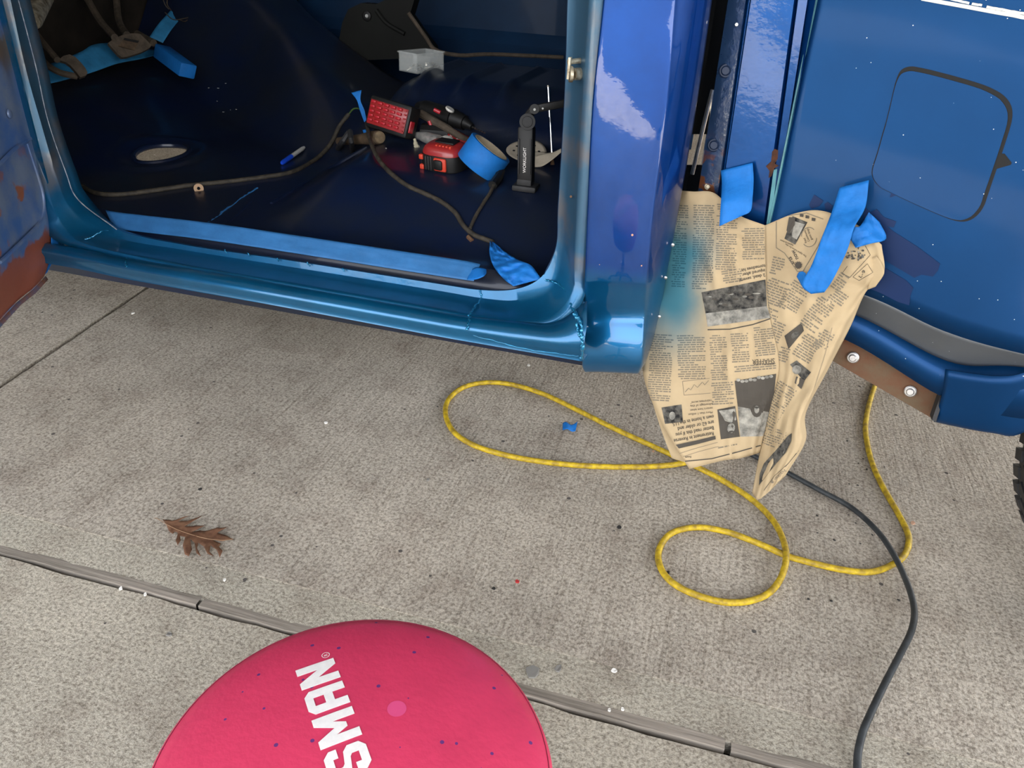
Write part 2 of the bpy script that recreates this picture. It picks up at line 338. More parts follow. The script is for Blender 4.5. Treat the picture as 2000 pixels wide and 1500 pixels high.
def concrete(name, base, grooves):
    m = mat(name, base, 0.9, 0, 0, 0.2); n = m.node_tree.nodes; l = m.node_tree.links; b = n['Principled BSDF']
    g = n.new('ShaderNodeNewGeometry')
    def nz(scale, st=(1, 1, 1), det=6, ro=0.6):
        mp = n.new('ShaderNodeMapping'); mp.inputs['Scale'].default_value = st; l.new(g.outputs['Position'], mp.inputs[0])
        t = n.new('ShaderNodeTexNoise'); t.inputs['Scale'].default_value = scale; t.inputs['Detail'].default_value = det; t.inputs['Roughness'].default_value = ro; l.new(mp.outputs[0], t.inputs[0]); return t.outputs['Fac']
    def ramp(f, a, b2, ca, cb):
        r = n.new('ShaderNodeValToRGB'); l.new(f, r.inputs[0]); r.color_ramp.elements[0].position = a; r.color_ramp.elements[1].position = b2
        r.color_ramp.elements[0].color = (*ca, 1); r.color_ramp.elements[1].color = (*cb, 1); return r.outputs[0]
    def mulc(a, b2, f=1.0):
        x = n.new('ShaderNodeMix'); x.data_type = 'RGBA'; x.blend_type = 'MULTIPLY'; x.inputs['Factor'].default_value = f; l.new(a, x.inputs['A']); l.new(b2, x.inputs['B']); return x.outputs['Result']
    c = ramp(nz(2.2), 0.35, 0.68, tuple(v*0.80 for v in base), tuple(v*1.12 for v in base))
    c = mulc(c, ramp(nz(150, det=4, ro=0.8), 0.36, 0.58, (0.42, 0.40, 0.38), (1.10, 1.10, 1.10)))
    c = mulc(c, ramp(nz(9), 0.28, 0.50, (0.80, 0.77, 0.76), (1, 1, 1)))
    v = n.new('ShaderNodeTexVoronoi'); v.inputs['Scale'].default_value = 24; l.new(g.outputs['Position'], v.inputs['Vector'])
    sp = n.new('ShaderNodeSeparateColor'); l.new(v.outputs['Color'], sp.inputs[0])
    ad = n.new('ShaderNodeMath'); ad.operation = 'MULTIPLY_ADD'; ad.inputs[1].default_value = 0.32; ad.inputs[2].default_value = -0.20; l.new(sp.outputs[0], ad.inputs[0])
    lt = n.new('ShaderNodeMath'); lt.operation = 'LESS_THAN'; l.new(v.outputs['Distance'], lt.inputs[0]); l.new(ad.outputs[0], lt.inputs[1])
    mx = n.new('ShaderNodeMix'); mx.data_type = 'RGBA'; l.new(lt.outputs[0], mx.inputs['Factor']); l.new(c, mx.inputs['A']); mx.inputs['B'].default_value = (0.10, 0.09, 0.08, 1)
    if grooves:
        gr = nz(115, (1, 0.03, 1), 4, 0.6)
        c2 = mulc(mx.outputs['Result'], ramp(gr, 0.30, 0.46, (0.70, 0.68, 0.66), (1, 1, 1)), 0.75); l.new(c2, b.inputs['Base Color'])
    else: l.new(mx.outputs['Result'], b.inputs['Base Color'])
    f1 = nz(170, (1, 0.55, 1) if grooves else (1, 1, 1), 5, 0.7)
    bp = n.new('ShaderNodeBump'); bp.inputs['Strength'].default_value = 0.9; bp.inputs['Distance'].default_value = 0.004; l.new(f1, bp.inputs['Height']); nrm = bp.outputs[0]
    if grooves:
        b2 = n.new('ShaderNodeBump'); b2.inputs['Strength'].default_value = 0.65; b2.inputs['Distance'].default_value = 0.006
        l.new(nz(85, (1, 0.03, 1), 4, 0.6), b2.inputs['Height']); l.new(nrm, b2.inputs['Normal']); nrm = b2.outputs[0]
    l.new(nrm, b.inputs['Normal']); return m
P_conc = concrete('broomed_concrete', (0.50, 0.445, 0.365), True)
P_conc2 = concrete('smooth_edge_concrete', (0.51, 0.465, 0.375), False)
P_conc3 = concrete('rough_concrete', (0.51, 0.46, 0.37), False)
P_roof = mat('added_ceiling_board', (0.30, 0.28, 0.25), 0.9, 0, 0, 0.2, var=0.1, vscale=3)
P_wall = mat('pale_added_wall', (0.42, 0.40, 0.37), 0.9, 0, 0, 0.2, var=0.08, vscale=3)
# ================================================================== setting
fl = MB().add([(-30, -40, -0.03), (30, -40, -0.03), (30, 15, -0.03), (-30, 15, -0.03)], [(0, 1, 2, 3)]).build('floor', P_dirt, smooth=False, loc=(0, 0, -0.03))
tag(fl, kind='structure')
def jag(pts, step=0.03, amp=0.0016):
    out = []
    for a, b in zip(pts, pts[1:]):
        a, b = V(a), V(b); L = (b-a).length; k = max(1, min(120, int(L/step))); nrm = V((-(b-a).y, (b-a).x, 0)).normalized()
        for i in range(k):
            p = a.lerp(b, i/k)
            if L < 12 and i: p = p + nrm*(mnoise.noise(p*40)*amp*2 + mnoise.noise(p*9)*amp*2)
            out.append(p)
    out.append(V(pts[-1])); return out
jx = lambda y: -1.752-0.127*(y-1.333)
def slab(outline, m, top=0.0, name='concrete_slab'):
    pts = [V((p.x, p.y, top)) for p in outline]
    return MB().prism(pts, (0, 0, -0.06)).build(name, m, fl, smooth=False)
YS0, YS1, YM = 0.842, 0.868, 0.957
slab(jag([(-8, -8, 0), (8, -8, 0)])[:2] + jag([(8, YS0+0.02, 0), (2.5, YS0+0.013, 0)])[:1] + jag([(2.5, YS0+0.013, 0), (-2.5, YS0-0.022, 0)]) + [V((-8, YS0-0.05, 0))], P_conc3, 0.0)
band = jag([(2.5, YS1+0.016, 0), (jx(YS1)+0.006, YS1-0.018, 0)])
far = jag([(jx(YM-0.02)+0.006, YM-0.022, 0), (2.5, YM+0.02, 0)], amp=0.0008)
slab([V((8, YS1+0.03, 0))]+band+far+[V((8, YM+0.04, 0))], P_conc2, 0.0, 'slab_edge_band')
left = jag([(jx(5)+0.006, 5, 0), (jx(YM-0.02)+0.006, YM-0.022, 0)])
slab([V((8, YM+0.04, 0)), V((8, 11, 0)), V((jx(11), 11, 0))]+left+far[1:], P_conc, 0.0012)
slab([V((-8, YS1-0.05, 0))]+jag([(-4, YS1-0.03, 0), (jx(YS1)-0.008, YS1-0.018, 0), (jx(5)-0.008, 5, 0)])+[V((jx(11)-0.02, 11, 0)), V((-8, 11, 0))], P_conc, 0.002)
# weathered wood strip in the expansion joint, three lengths
def strip_y(x): return 0.8575+0.0068*x
for a, b in ((-2.6, -0.80), (-0.795, 0.165), (0.175, 2.4)):
    n = max(6, int((b-a)/0.02)); G = []
    rng = random.Random(a)
    for i in range(n+1):
        x = a+(b-a)*i/n; y = strip_y(x); h = 0.0006+0.0016*mnoise.noise(V((x*7, 0, a)))
        w = 0.0105+0.001*mnoise.noise(V((x*15, 3, 0)))
        e1, e2, e3 = (0.0016*mnoise.noise(V((x*60, k_*7.0, a))) for k_ in range(3))
        G.append([V((x, y-w, -0.02)), V((x, y-w+e1, h-0.0018)), V((x, y-w*0.93+e1, h-0.0002)), V((x, y+e2, h+e3*0.5)), V((x, y+w*0.93+e2, h-0.0002)), V((x, y+w+e2, h-0.0018)), V((x, y+w, -0.02))])
    MB().grid(G).build('expansion_strip', P_wood, fl, label='grey weathered wood strip in the joint')
cg = MB().add([(-5, -1.3, 2.75), (3.6, -1.3, 2.75), (3.6, 7, 2.75), (-5, 7, 2.75), (-5, -1.3, 2.9), (3.6, -1.3, 2.9), (3.6, 7, 2.9), (-5, 7, 2.9)], [(0, 1, 2, 3), (7, 6, 5, 4), (0, 4, 5, 1), (1, 5, 6, 2), (2, 6, 7, 3), (3, 7, 4, 0)]).build('added_ceiling', P_roof, smooth=False)  # unseen ceiling, added to hold back the sky light
tag(cg, kind='structure')
wbk = MB().box((0, 6.6, 1.4), (10, 0.15, 2.8)).build('added_wall_back', P_wall, smooth=False); tag(wbk, kind='structure')  # unseen wall, added to block light from behind the truck
wlf = MB().box((-4.6, 3.0, 1.4), (0.15, 7.4, 2.8)).build('added_wall_left', P_wall, smooth=False); tag(wlf, kind='structure')  # unseen wall, added to cut light from the left

# ================================================================== pickup truck
truck = thing('pickup_truck', (-0.7, 1.9, 0), 'blue pickup truck with open cab door, bare cab floor and bed side', 'truck')
# ---- door frame: lip, groove, step
A = [(12, -90, 1.41), (25, -40, 1.41), (69, 126, 1.41), (93, 234, 1.41), (128, 335, 1.41), (153, 390, 1.40), (228, 448, 1.382), (358, 478, 1.375), (560, 508, 1.375), (840, 552, 1.375), (945, 567, 1.377), (1015, 563, 1.385), (1062, 536, 1.395), (1086, 480, 1.405), (1090, 400, 1.41), (1102, 200, 1.41), (1108, 0, 1.41), (1112, -90, 1.41)]
B = [(-2, -90, 1.365), (12, -40, 1.365), (48, 125, 1.362), (80, 240, 1.36), (112, 346, 1.36), (142, 408, 1.362), (222, 462, 1.37), (358, 488, 1.372), (560, 520, 1.372), (840, 565, 1.372), (948, 583, 1.372), (1015, 585, 1.376), (1075, 558, 1.388), (1096, 490, 1.40), (1101, 400, 1.405), (1112, 200, 1.405), (1122, 0, 1.405), (1127, -90, 1.405)]
C = [(-40, -90, 1.335), (-22, -40, 1.335), (22, 130, 1.335), (58, 260, 1.335), (90, 360, 1.33), (120, 440, 1.318), (170, 477, 1.295), (340, 515, 1.285), (560, 553, 1.285), (840, 602, 1.285), (920, 616, 1.287), (1008, 625, 1.292), (1076, 622, 1.305), (1118, 580, 1.335), (1123, 510, 1.352), (1134, 280, 1.36), (1152, 0, 1.36), (1158, -90, 1.36)]
D = [(-90, -90, 1.325), (-72, -40, 1.325), (-28, 130, 1.325), (10, 260, 1.32), (45, 360, 1.315), (85, 450, 1.305), (165, 490, 1.287), (338, 521, 1.279), (560, 558, 1.279), (840, 607, 1.279), (922, 621, 1.28), (1010, 630, 1.285), (1082, 629, 1.300), (1136, 592, 1.338), (1146, 515, 1.350), (1157, 280, 1.35), (1181, 0, 1.35), (1187, -90, 1.35)]
def P3(L): return [at(*p) for p in L]
a3, b3, c3, d3 = P3(A), P3(B), P3(C), P3(D)
for L in (a3, b3, c3, d3): L.insert(0, L[0]+V((-0.01, 0.03, 0.40))); L.append(L[-1]+V((0, 0.03, 0.40)))          # pillars go on above the frame
inn = [p+V((0, 0.012, -0.002)) for p in a3]
inn2 = [p+V((0, 0.03, -0.02 if 6 < i < 13 else 0)) for i, p in enumerate(a3)]
mid = [b.lerp(c, 0.5)+V((0, 0.006, -0.006 if 6 < i < 14 else 0.0)) for i, (b, c) in enumerate(zip(b3, c3))]
c4 = [b.lerp(c, 0.90) for b, c in zip(b3, c3)]
frame = MB().grid(lin_loft([inn2, inn, a3, b3, b3[:1]+[b.lerp(m, 0.3) for b, m in zip(b3, mid)][1:], mid, c4, c3, d3], 8)).build('door_frame', P_frame, truck, thick=0.002, off=1, angle=50)
MB().tube([p+V((0.001, -0.001, 0)) for p in curve(a3[:8], 8)], 0.0013, 6).build('flange_edge', mat('chipped_pale_flange', (0.42, 0.45, 0.48), 0.5, 0.2, 0, var=0.4, vscale=60, vcol=(0.12, 0.15, 0.22)), frame)
# rocker panel
RC0 = [(-260, 410), (120, 478), (246, 502), (454, 536), (560, 555), (840, 604), (912, 616), (1010, 627), (1085, 628), (1146, 588)]
RC1 = [(-260, 422), (120, 488), (246, 512), (454, 548), (560, 567), (840, 616), (912, 628), (1010, 641), (1085, 648), (1145, 640)]
RC2 = [(-260, 440), (120, 500), (246, 527), (454, 566), (560, 585), (840, 636), (912, 648), (1010, 664), (1080, 675), (1140, 684)]
RC3 = [(-260, 448), (120, 507), (246, 534), (454, 572), (560, 591), (840, 643), (912, 655), (1010, 672), (1080, 683), (1139, 693)]
RC4 = [(-260, 458), (106, 517), (246, 545), (454, 582), (560, 601), (840, 654), (912, 667), (1010, 684), (1080, 696), (1138, 706)]
Yr = lambda y, L, bul: [at(px, py, y-(0.012 if bul and px > 1050 else 0)) for px, py in L]
r0, r1, r2, r3, r4 = Yr(1.286, RC0, 0), Yr(1.262, RC1, 1), Yr(1.248, RC2, 1), Yr(1.255, RC3, 0), Yr(1.252, RC4, 0)
r5 = [p+V((0, 0.05, -0.012)) for p in r4]
rk = [r0, [a.lerp(b, 0.5)+V((0, -0.002, 0.003)) for a, b in zip(r0, r1)], r1, [a.lerp(b, 0.5)+V((0, -0.004, 0.002)) for a, b in zip(r1, r2)], r2, r3, r4, r5]
rocker = MB().grid(lin_loft(rk, 8)).build('rocker_panel', P_sill, truck, thick=0.002, off=1, angle=60)
MB().grid(loft([[at(1105, 550, 1.385), at(1143, 545, 1.375)], [at(1110, 590, 1.36), at(1142, 592, 1.352)], [at(1105, 628, 1.315), at(1141, 640, 1.315)]], 4, 3)).build('corner_filler', P_sill, truck, thick=0.002)
def bead(pts, r, parent, seed, m=None, Yl=None):
    rg = random.Random(seed); C = curve(pts, 8); n = len(C)
    P = [p+V((rg.uniform(-1, 1), rg.uniform(-0.6, 0.2), rg.uniform(-1, 1)))*r*0.7 for p in C]
    MB().tube(P, [r*rg.uniform(0.55, 1.25) for _ in P], 6).build('weld_seam', m or P_bead, parent, angle=80)
bead([at(938, 568, 1.374), at(940, 583, 1.370), at(925, 603, 1.318), at(916, 618, 1.283)], 0.0022, frame, 1)
bead([at(918, 619, 1.280), at(915, 630, 1.258), at(912, 645, 1.243)], 0.0022, rocker, 2)
bead([at(1066, 546, 1.388), at(1085, 553, 1.38), at(1102, 565, 1.36), at(1112, 590, 1.335), at(1120, 606, 1.312)], 0.0024, frame, 3)
bead([at(1122, 612, 1.262), at(1132, 628, 1.252), at(1136, 650, 1.238), at(1138, 672, 1.23), at(1136, 700, 1.246)], 0.0038, rocker, 4)
bead([at(1122, 606, 1.286), at(1128, 620, 1.262), at(1128, 640, 1.248), at(1134, 658, 1.236)], 0.003, rocker, 14)
bead([at(247, 505, 1.279), at(246, 514, 1.258), at(247, 522, 1.246)], 0.0022, rocker, 5)
bead([at(165, 468, 1.310), at(180, 463, 1.325), at(198, 452, 1.345), at(214, 450, 1.372)], 0.0018, frame, 6)
for k, px in enumerate((438, 484, 540, 600, 668)): bead([at(px, 487+(px-438)*0.158, 1.372), at(px+5, 494+(px-438)*0.158, 1.368)], 0.0016, frame, 20+k)
bead([at(925, 655, 1.241), at(975, 668, 1.240), at(1030, 682, 1.240), at(1085, 690, 1.242), at(1130, 696, 1.244)], 0.0013, rocker, 7)
# door striker
st = MB().cyl(at(1137, 118, 1.385), at(1110, 121, 1.365), 0.0045, 0.0045).cyl(at(1137, 144, 1.385), at(1118, 145, 1.360), 0.010, 0.010)
st.cyl(at(1118, 145, 1.360), at(1112, 145, 1.358), 0.013, 0.013).box((0, 0, 0), (0.004, 0.012, 0.034), Matrix.Translation(at(1112, 133, 1.36)))
st.build('door_striker', P_zinc, frame, label='worn brassy door striker')
MB().cyl(at(1115, 384, 1.379), at(1115, 384, 1.372), 0.0022).build('screw', P_rust, frame)
# ---- rear corner panel of the cab
rows = [-90, 0, 200, 400, 535, 560, 600, 622, 640, 665, 700, 716, 727]
L_ = [1187, 1181, 1160, 1150, 1145, 1144, 1143, 1142.5, 1142, 1141, 1140, 1140, 1146]
R_ = [1336, 1325, 1308, 1282, 1268, 1266, 1263, 1262, 1261, 1259, 1256, 1253, 1246]
S_ = [1404, 1391, 1362, 1328, 1303, 1299, 1292, 1288, 1283, 1276, 1265, 1258, 1249]
Yb = [1.334, 1.334, 1.333, 1.333, 1.333, 1.338, 1.352, 1.352, 1.344, 1.335, 1.330, 1.335, 1.352]
G = []
for y, l, r, s, yb in zip(rows, L_, R_, S_, Yb):
    fl0 = 0.004
    row = [at(l-1, y, yb+0.012), at(l, y, yb+0.002), at(l+(r-l)*0.25, y, yb-0.003), at(l+(r-l)*0.5, y+1, yb-0.005), at(l+(r-l)*0.76, y+2, yb-0.004), at(l+(r-l)*0.92, y+3, yb), at(r, y+3, yb+0.008),
           at(r+(s-r)*0.42, y+2, yb+0.030), at(r+(s-r)*0.75, y, yb+0.055), at(s, y-2, yb+0.085)]
    G.append(row)
G.insert(0, [p+V((0, 0.02, 0.40)) for p in G[0]])
G.append([p+V((0, 0.03, 0.004)) for p in G[-1]])
corner = MB().grid(loft(G, 4, 5)).build('cab_corner_panel', P_corner, truck, thick=0.0015, off=1, angle=70)
for k, (px, py, r) in enumerate(((1235, 459, 0.0022), (1253, 519, 0.0014), (1171, 517, 0.0008))):
    MB().cyl(at(px, py, 1.335), at(px, py, 1.3275), r, r*0.9, 9).build('paint_chip_scar', mat('primer_chip', (0.55, 0.28, 0.17), 0.8) if k == 0 else bpy.data.materials['primer_chip'], corner)
MB().tube([at(1218, 438, 1.3295), at(1220, 432, 1.3295), at(1238, 433, 1.3295)], 0.0006, 5).build('scratch', P_stripe, corner)
for (px, py) in ((1314, 478), (1300, 542), (1288, 618)):
    MB().lathe([(0.0035, 0), (0.0032, 0.002), (0.0012, 0.003)], Matrix.Translation(at(px, py, 1.398)) @ Matrix.Rotation(math.radians(90), 4, 'X'), 10).build('clip', P_bolt, corner)
# inside cab shell
def quad(name, pts, m, parent=truck, thick=0.004): return MB().poly(pts).build(name, m, parent, smooth=False, thick=thick)
NX, NY = 150, 130; mb = MB(); idx = {}
X0, X1, Y0, Y1 = -2.10, -0.16, 1.452, 3.02
for i in range(NX+1):
    for j in range(NY+1):
        x, y = X0+(X1-X0)*i/NX, Y0+(Y1-Y0)*j/NY; mb.v.append(V((x, y, hf(x, y))))
hx, hy = -1.545, 1.86
for i in range(NX):
    for j in range(NY):
        x, y = X0+(X1-X0)*(i+.5)/NX, Y0+(Y1-Y0)*(j+.5)/NY
        if math.hypot((x-hx)/0.062, (y-hy)/0.082) < 1: continue
        a = i*(NY+1)+j; mb.f.append((a, a+NY+1, a+NY+2, a+1))
cfloor = mb.build('cab_floor', P_floor, truck, angle=80, flip=False)
ring = []
for k in range(41):
    a = 2*math.pi*k/40; x, y = hx+0.066*math.cos(a), hy+0.086*math.sin(a); ring.append(V((x, y, hf(x, y)-0.0005)))
MB().tube(ring, 0.0075, 8, False).build('hole_rim', P_floor, cfloor)
rg = random.Random(9)
bead([drop(408, 434), drop(437, 413), drop(470, 388), drop(503, 368)], 0.0026, cfloor, 31, mat('bright_seam_paint', (0.03, 0.14, 0.34), 0.3, 0.2, 0.6))
MB().tube(curve([drop(530, 398), drop(590, 362), drop(650, 326), drop(716, 287)], 6), 0.005, 6).build('floor_ridge', P_floor, cfloor)
MB().tube(curve([drop(440, 440), drop(470, 415), drop(490, 395)], 6), 0.0035, 6).build('floor_ridge', P_floor, cfloor)
# front edge of floor pan falling behind the sill
G = []
for k in range(61):
    x = X0+(X1-X0)*k/60; z = hf(x, Y0); G.append([V((x, Y0, z)), V((x, 1.436, z-0.010)), V((x, 1.424, z-0.034)), V((x, 1.42, 0.40)), V((x, 1.42, 0.33))])
MB().grid(G).build('floor_side', P_floor, truck, angle=80)
# shell of the cab around it
quad('cab_back_wall', [V((-0.16, 1.43, 0.42)), V((-0.16, 3.05, 0.42)), V((-0.16, 3.05, 1.70)), V((-0.16, 1.50, 1.70))], P_far)
fw = MB()
G = [[V((-0.14, 3.03, z)), V((-0.9, 3.03, z)), V((-1.5, 3.03, z)), V((-2.3, 3.03, z))] for z in (0.45, 0.70)] + [[V((x, 3.01, 0.76)) for x in (-0.14, -0.9, -1.5, -2.3)], [V((x, 3.045, 0.80)) for x in (-0.14, -0.9, -1.5, -2.3)], [V((x, 3.045, 0.95)) for x in (-0.14, -0.9, -1.5, -2.3)], [V((x, 3.03, 0.965)) for x in (-0.14, -0.9, -1.5, -2.3)], [V((x, 3.03, 1.70)) for x in (-0.14, -0.9, -1.5, -2.3)]]
MB().grid(G).build('far_door_panel', P_far, truck, thick=0.004, angle=25)  # raised over the window opening to keep the cab interior dark
quad('cab_roof', [V((-0.12, 1.45, 1.70)), V((-2.0, 1.45, 1.70)), V((-2.0, 3.05, 1.70)), V((-0.12, 3.05, 1.70))], P_far, thick=0.03)
G = [[V((-2.12, y, z)) for y in (1.44, 1.8, 2.2, 2.6, 3.05)] for z in (0.50, 0.75, 1.0, 1.15)]
MB().grid(loft(G, 3, 3)).build('firewall', P_dark, truck, thick=0.004)
MB().box((-1.98, 2.2, 1.10), (0.30, 1.6, 0.12), bev=0.02).build('dashboard', P_boot, truck)
quad('cowl', [V((-2.10, 1.42, 1.15)), V((-2.10, 3.05, 1.15)), V((-2.5, 3.05, 1.12)), V((-2.5, 1.42, 1.12))], P_far)
# inner sides of the pillars
quad('kick_panel', [V((-1.46, 1.43, 0.46)), V((-2.12, 1.43, 0.46)), V((-2.12, 1.43, 1.2)), V((-1.48, 1.43, 1.2))], P_far)
MB().grid([[a, a+V((0.05, 0.05, 0)), a+V((0.14, 0.06, 0))] for k, a in enumerate(curve(a3[13:], 6))]).build('pillar_inner', P_far, truck, thick=0.002)
quad('front_fender', [V((-1.42, 1.335, 0.40)), V((-1.42, 1.335, 1.15)), V((-3.1, 1.36, 1.12)), V((-3.1, 1.34, 0.45))], P_sill, thick=0.004)
# ---- dark moulded bracket on the far side of the hump
pts = [(655, 120), (668, 45), (680, 18), (705, 6), (735, 8), (752, 0), (770, -60), (830, -70), (800, 30), (822, 62), (845, 92), (848, 112)]
q = [at(px, py, 2.74) for px, py in pts]
br = MB().prism(q, (0, 0.05, 0)).build('seat_bracket', P_boot, truck, angle=30)
MB().lathe([(0.017, 0), (0.017, 0.006), (0.011, 0.010), (0.009, 0.010)], Matrix.Translation(at(717, 31, 2.74)) @ Matrix.Rotation(math.radians(90), 4, 'X'), 20).build('washer', P_black, br)
MB().lathe([(0.006, 0), (0.006, 0.004), (0.003, 0.006)], Matrix.Translation(at(717, 31, 2.732)) @ Matrix.Rotation(math.radians(90), 4, 'X'), 12).build('bolt', P_grey, br)
MB().tube(curve([at(735, 20, 2.735), at(755, 45, 2.735), at(790, 66, 2.735)], 6), 0.008, 8).build('moulded_rib', P_boot, br)
MB().tube(curve([at(798, 25, 2.72), at(830, 70, 2.72), at(852, 98, 2.70), at(900, 108, 2.74), at(960, 106, 2.8), at(1100, 112, 2.9)], 6), 0.007, 8).build('edge_trim', P_pedal, truck)
# ---- pedals and steering column
def pedal(outline, c, nrm, armpts, r, m=P_pedal):
    nrm = V(nrm).normalized(); q = [onplane(px, py, c, nrm) for px, py in outline]
    o = MB().prism(q, -nrm*0.014).build('pedal', m, truck, angle=30)
    for ap in armpts: MB().tube(curve([atx(px, py, xx) for px, py, xx in ap], 5), r, 8).build('pedal_arm', m, o)
    return o
PN = V((0.75, -0.45, 0.5)); c1 = atx(250, 90, -1.86)
o = pedal([(211, 84), (222, 76), (240, 68), (258, 65), (274, 66), (282, 74), (296, 88), (292, 94), (276, 102), (248, 111), (238, 112), (230, 106)], c1, PN, [[(166, -10, -2.06), (195, 40, -1.98), (224, 73, -1.88)], [(226, -20, -2.08), (232, 40, -2.0), (248, 68, -1.89)]], 0.011)
MB().prism([onplane(px, py, c1+PN.normalized()*0.0005, PN.normalized()) for px, py in ((242, 76), (272, 82), (262, 99), (231, 91))], PN.normalized()*0.004).build('pad_emblem', P_handle, o)
MB().prism([onplane(px, py, c1+PN.normalized()*0.005, PN.normalized()) for px, py in ((243, 74), (272, 80), (269, 84), (241, 78))], PN.normalized()*0.001).build('pad_slot', P_slit, o)
c2 = atx(140, 130, -1.84)
o = pedal([(114, 117), (124, 109), (136, 106), (147, 111), (158, 122), (167, 133), (171, 142), (168, 147), (157, 151), (150, 142), (138, 128), (128, 121)], c2, PN, [[(52, 40, -2.02), (85, 85, -1.93), (112, 117, -1.86)], [(66, 96, -1.99), (90, 125, -1.93), (118, 142, -1.87), (150, 149, -1.845)]], 0.009)
sc = MB().cyl(atx(92, -25, -1.84), atx(62, 38, -1.74), 0.026, 0.024, 20).cyl(atx(62, 38, -1.74), atx(60, 42, -1.735), 0.024, 0.021, 20).cyl(atx(84, -4, -1.80), atx(112, -10, -1.80), 0.010, 0.008, 12)
sc.build('steering_column', P_zinc, truck)
# ---- bed: front post with bolt flange
def cols(rowset, sb=4): return MB().grid(lin_loft(rowset, sb))
PY = [-90, 0, 150, 300, 400, 560, 640]
def line(x0, x370, Y):
    L = [at(x0+(x370-x0)*y/370, y, Y) for y in PY]; return [L[0]+V((0, 0.01, 0.38))]+L
g = [line(1424, 1364, 1.53), line(1424, 1366, 1.475), line(1455, 1402, 1.465), line(1459, 1406, 1.472), line(1466, 1411, 1.470), line(1469, 1413, 1.452), line(1512, 1458, 1.440), line(1550, 1500, 1.432)]
MB().grid(lin_loft(g[:4], 4)).build('bed_flange', P_flange, truck, thick=0.002, off=1, angle=30)
fl_o = bpy.data.objects['bed_flange']
post = MB().grid(lin_loft(g[3:]+[line(1553, 1504, 1.436), line(1557, 1508, 1.440), line(1561, 1511, 1.425), line(1576, 1519, 1.420), line(1579, 1520, 1.426), line(1592, 1524, 1.405), line(1594, 1526, 1.43)], 4)).build('bed_post', P_post, truck, thick=0.002, off=1, angle=30)
def hexbolt(p, d, r, parent, m, washer=True, n=6):
    d = V(d).normalized(); Mx = Matrix.Translation(p) @ d.to_track_quat('Z', 'Y').to_matrix().to_4x4()
    mb = MB()
    if washer: mb.lathe([(r*1.5, 0), (r*1.5, r*0.25), (r*1.25, r*0.4)], Mx, 20)
    mb.lathe([(r, r*0.2), (r, r*0.8), (r*0.75, r*1.0)], Mx, n)
    return mb.build('bolt', m, parent, angle=30)
for px, py, r in ((1418, 138, .0052), (1395, 283, .0052)): hexbolt(at(px, py, 1.471), (-.05, -1, .1), r*1.6, fl_o, P_bolthead, True, 12)
hexbolt(at(1439, 48, 1.469), (-.05, -1, .1), 0.0035, fl_o, P_steel, False); hexbolt(at(1383, 364, 1.471), (-.05, -1, .1), 0.0045, fl_o, P_zinc)
MB().tube([at(1392, 175, 1.55), at(1378, 230, 1.55), at(1352, 340, 1.56)], 0.004, 8).build('brake_line', P_steel, truck)
for ya, yb_ in ((-95, 262), (322, 420)):
    MB().grid([[at(1365-0.16*y, y, 1.66), at(1400-0.16*y, y, 1.66), at(1450-0.14*y, y, 1.60)] for y in (ya, (ya+yb_)/2, yb_)]).build('gap_shade_sheet', P_slit, truck, thick=0.003)  # black sheets added behind the gap, standing in for its shade
MB().prism([at(px, py, 1.401) for px, py in ((1508, 297), (1513, 291), (1520, 294), (1519, 310), (1513, 320), (1521, 324), (1512, 329), (1507, 344), (1501, 348), (1503, 334), (1496, 325), (1506, 316))], (0, 0.003, 0)).build('rust_scab', P_scab, post, smooth=False)
MB().prism([at(px, py, 1.402) for px, py in ((1511, 332), (1518, 330), (1506, 440), (1497, 438))], (0, 0.003, 0)).build('chipped_edge_strip', P_teale, post, smooth=False)
# ---- bed side
BP0 = V((0.08, 1.405, 0.7)); BN = V((0.27, 1.0, -0.03)).normalized()
def bp(px, py, off=0.0): return onplane(px, py, BP0 - V((0, off, 0)), BN)
rows = [
 [(1608, -120), (1760, -120), (1880, -120), (2010, -120), (2300, -110), (2600, -100)],
 [(1592, 0), (1745, 20), (1870, 45), (2000, 75), (2290, 130), (2600, 190)],
 [(1560, 150), (1720, 180), (1850, 220), (2000, 260), (2290, 340), (2600, 420)],
 [(1510, 400), (1690, 430), (1845, 480), (2000, 530), (2270, 610), (2560, 690)],
 [(1484, 520), (1688, 576), (1842, 646), (1992, 686), (2230, 720), (2500, 760)]]
G = [[bp(*p) for p in r] for r in rows]
for r in G[1:4]:
    r[5] += V((0, -0.02, 0))
off = [0, 0, 0, -0.008, -0.03, -0.05]
G[4] = [p+V((0, o, 0)) for p, o in zip(G[4], off)]
t5 = [(1478, 545), (1677, 618), (1852, 706), (1985, 716), (2220, 745), (2480, 800)]
r5 = [at(px, py, g4.y+d) for (px, py), g4, d in zip(t5, G[4], (0.03, 0.036, 0.040, 0.030, 0.02, 0.02))]
t6 = [(1468, 575), (1666, 640), (1845, 738), (1975, 760), (2210, 790), (2470, 850)]
r6 = [at(px, py, g5.y-d) for (px, py), g5, d in zip(t6, r5, (0.002, 0.004, 0.012, 0.018, 0.02, 0.02))]
t7 = [(1456, 600), (1652, 664), (1838, 774), (1975, 815), (2200, 830), (2460, 890)]
r7 = [at(px, py, g5.y-d) for (px, py), g5, d in zip(t7, r5, (0.0, 0.002, 0.010, 0.024, 0.02, 0.02))]
G.insert(0, [p+V((0, 0.05, 0.30)) for p in G[0]])
Gs = loft(G, 4, 8); c5, c6, c7 = curve(r5, 8), curve(r6, 8), curve(r7, 8)
bed = MB().grid(Gs).build('bed_side', P_bed, truck, thick=0.002, off=1, angle=40)
BS = Sheet(Gs)
def bp(px, py, off=0.0): return BS.on(px, py, off)
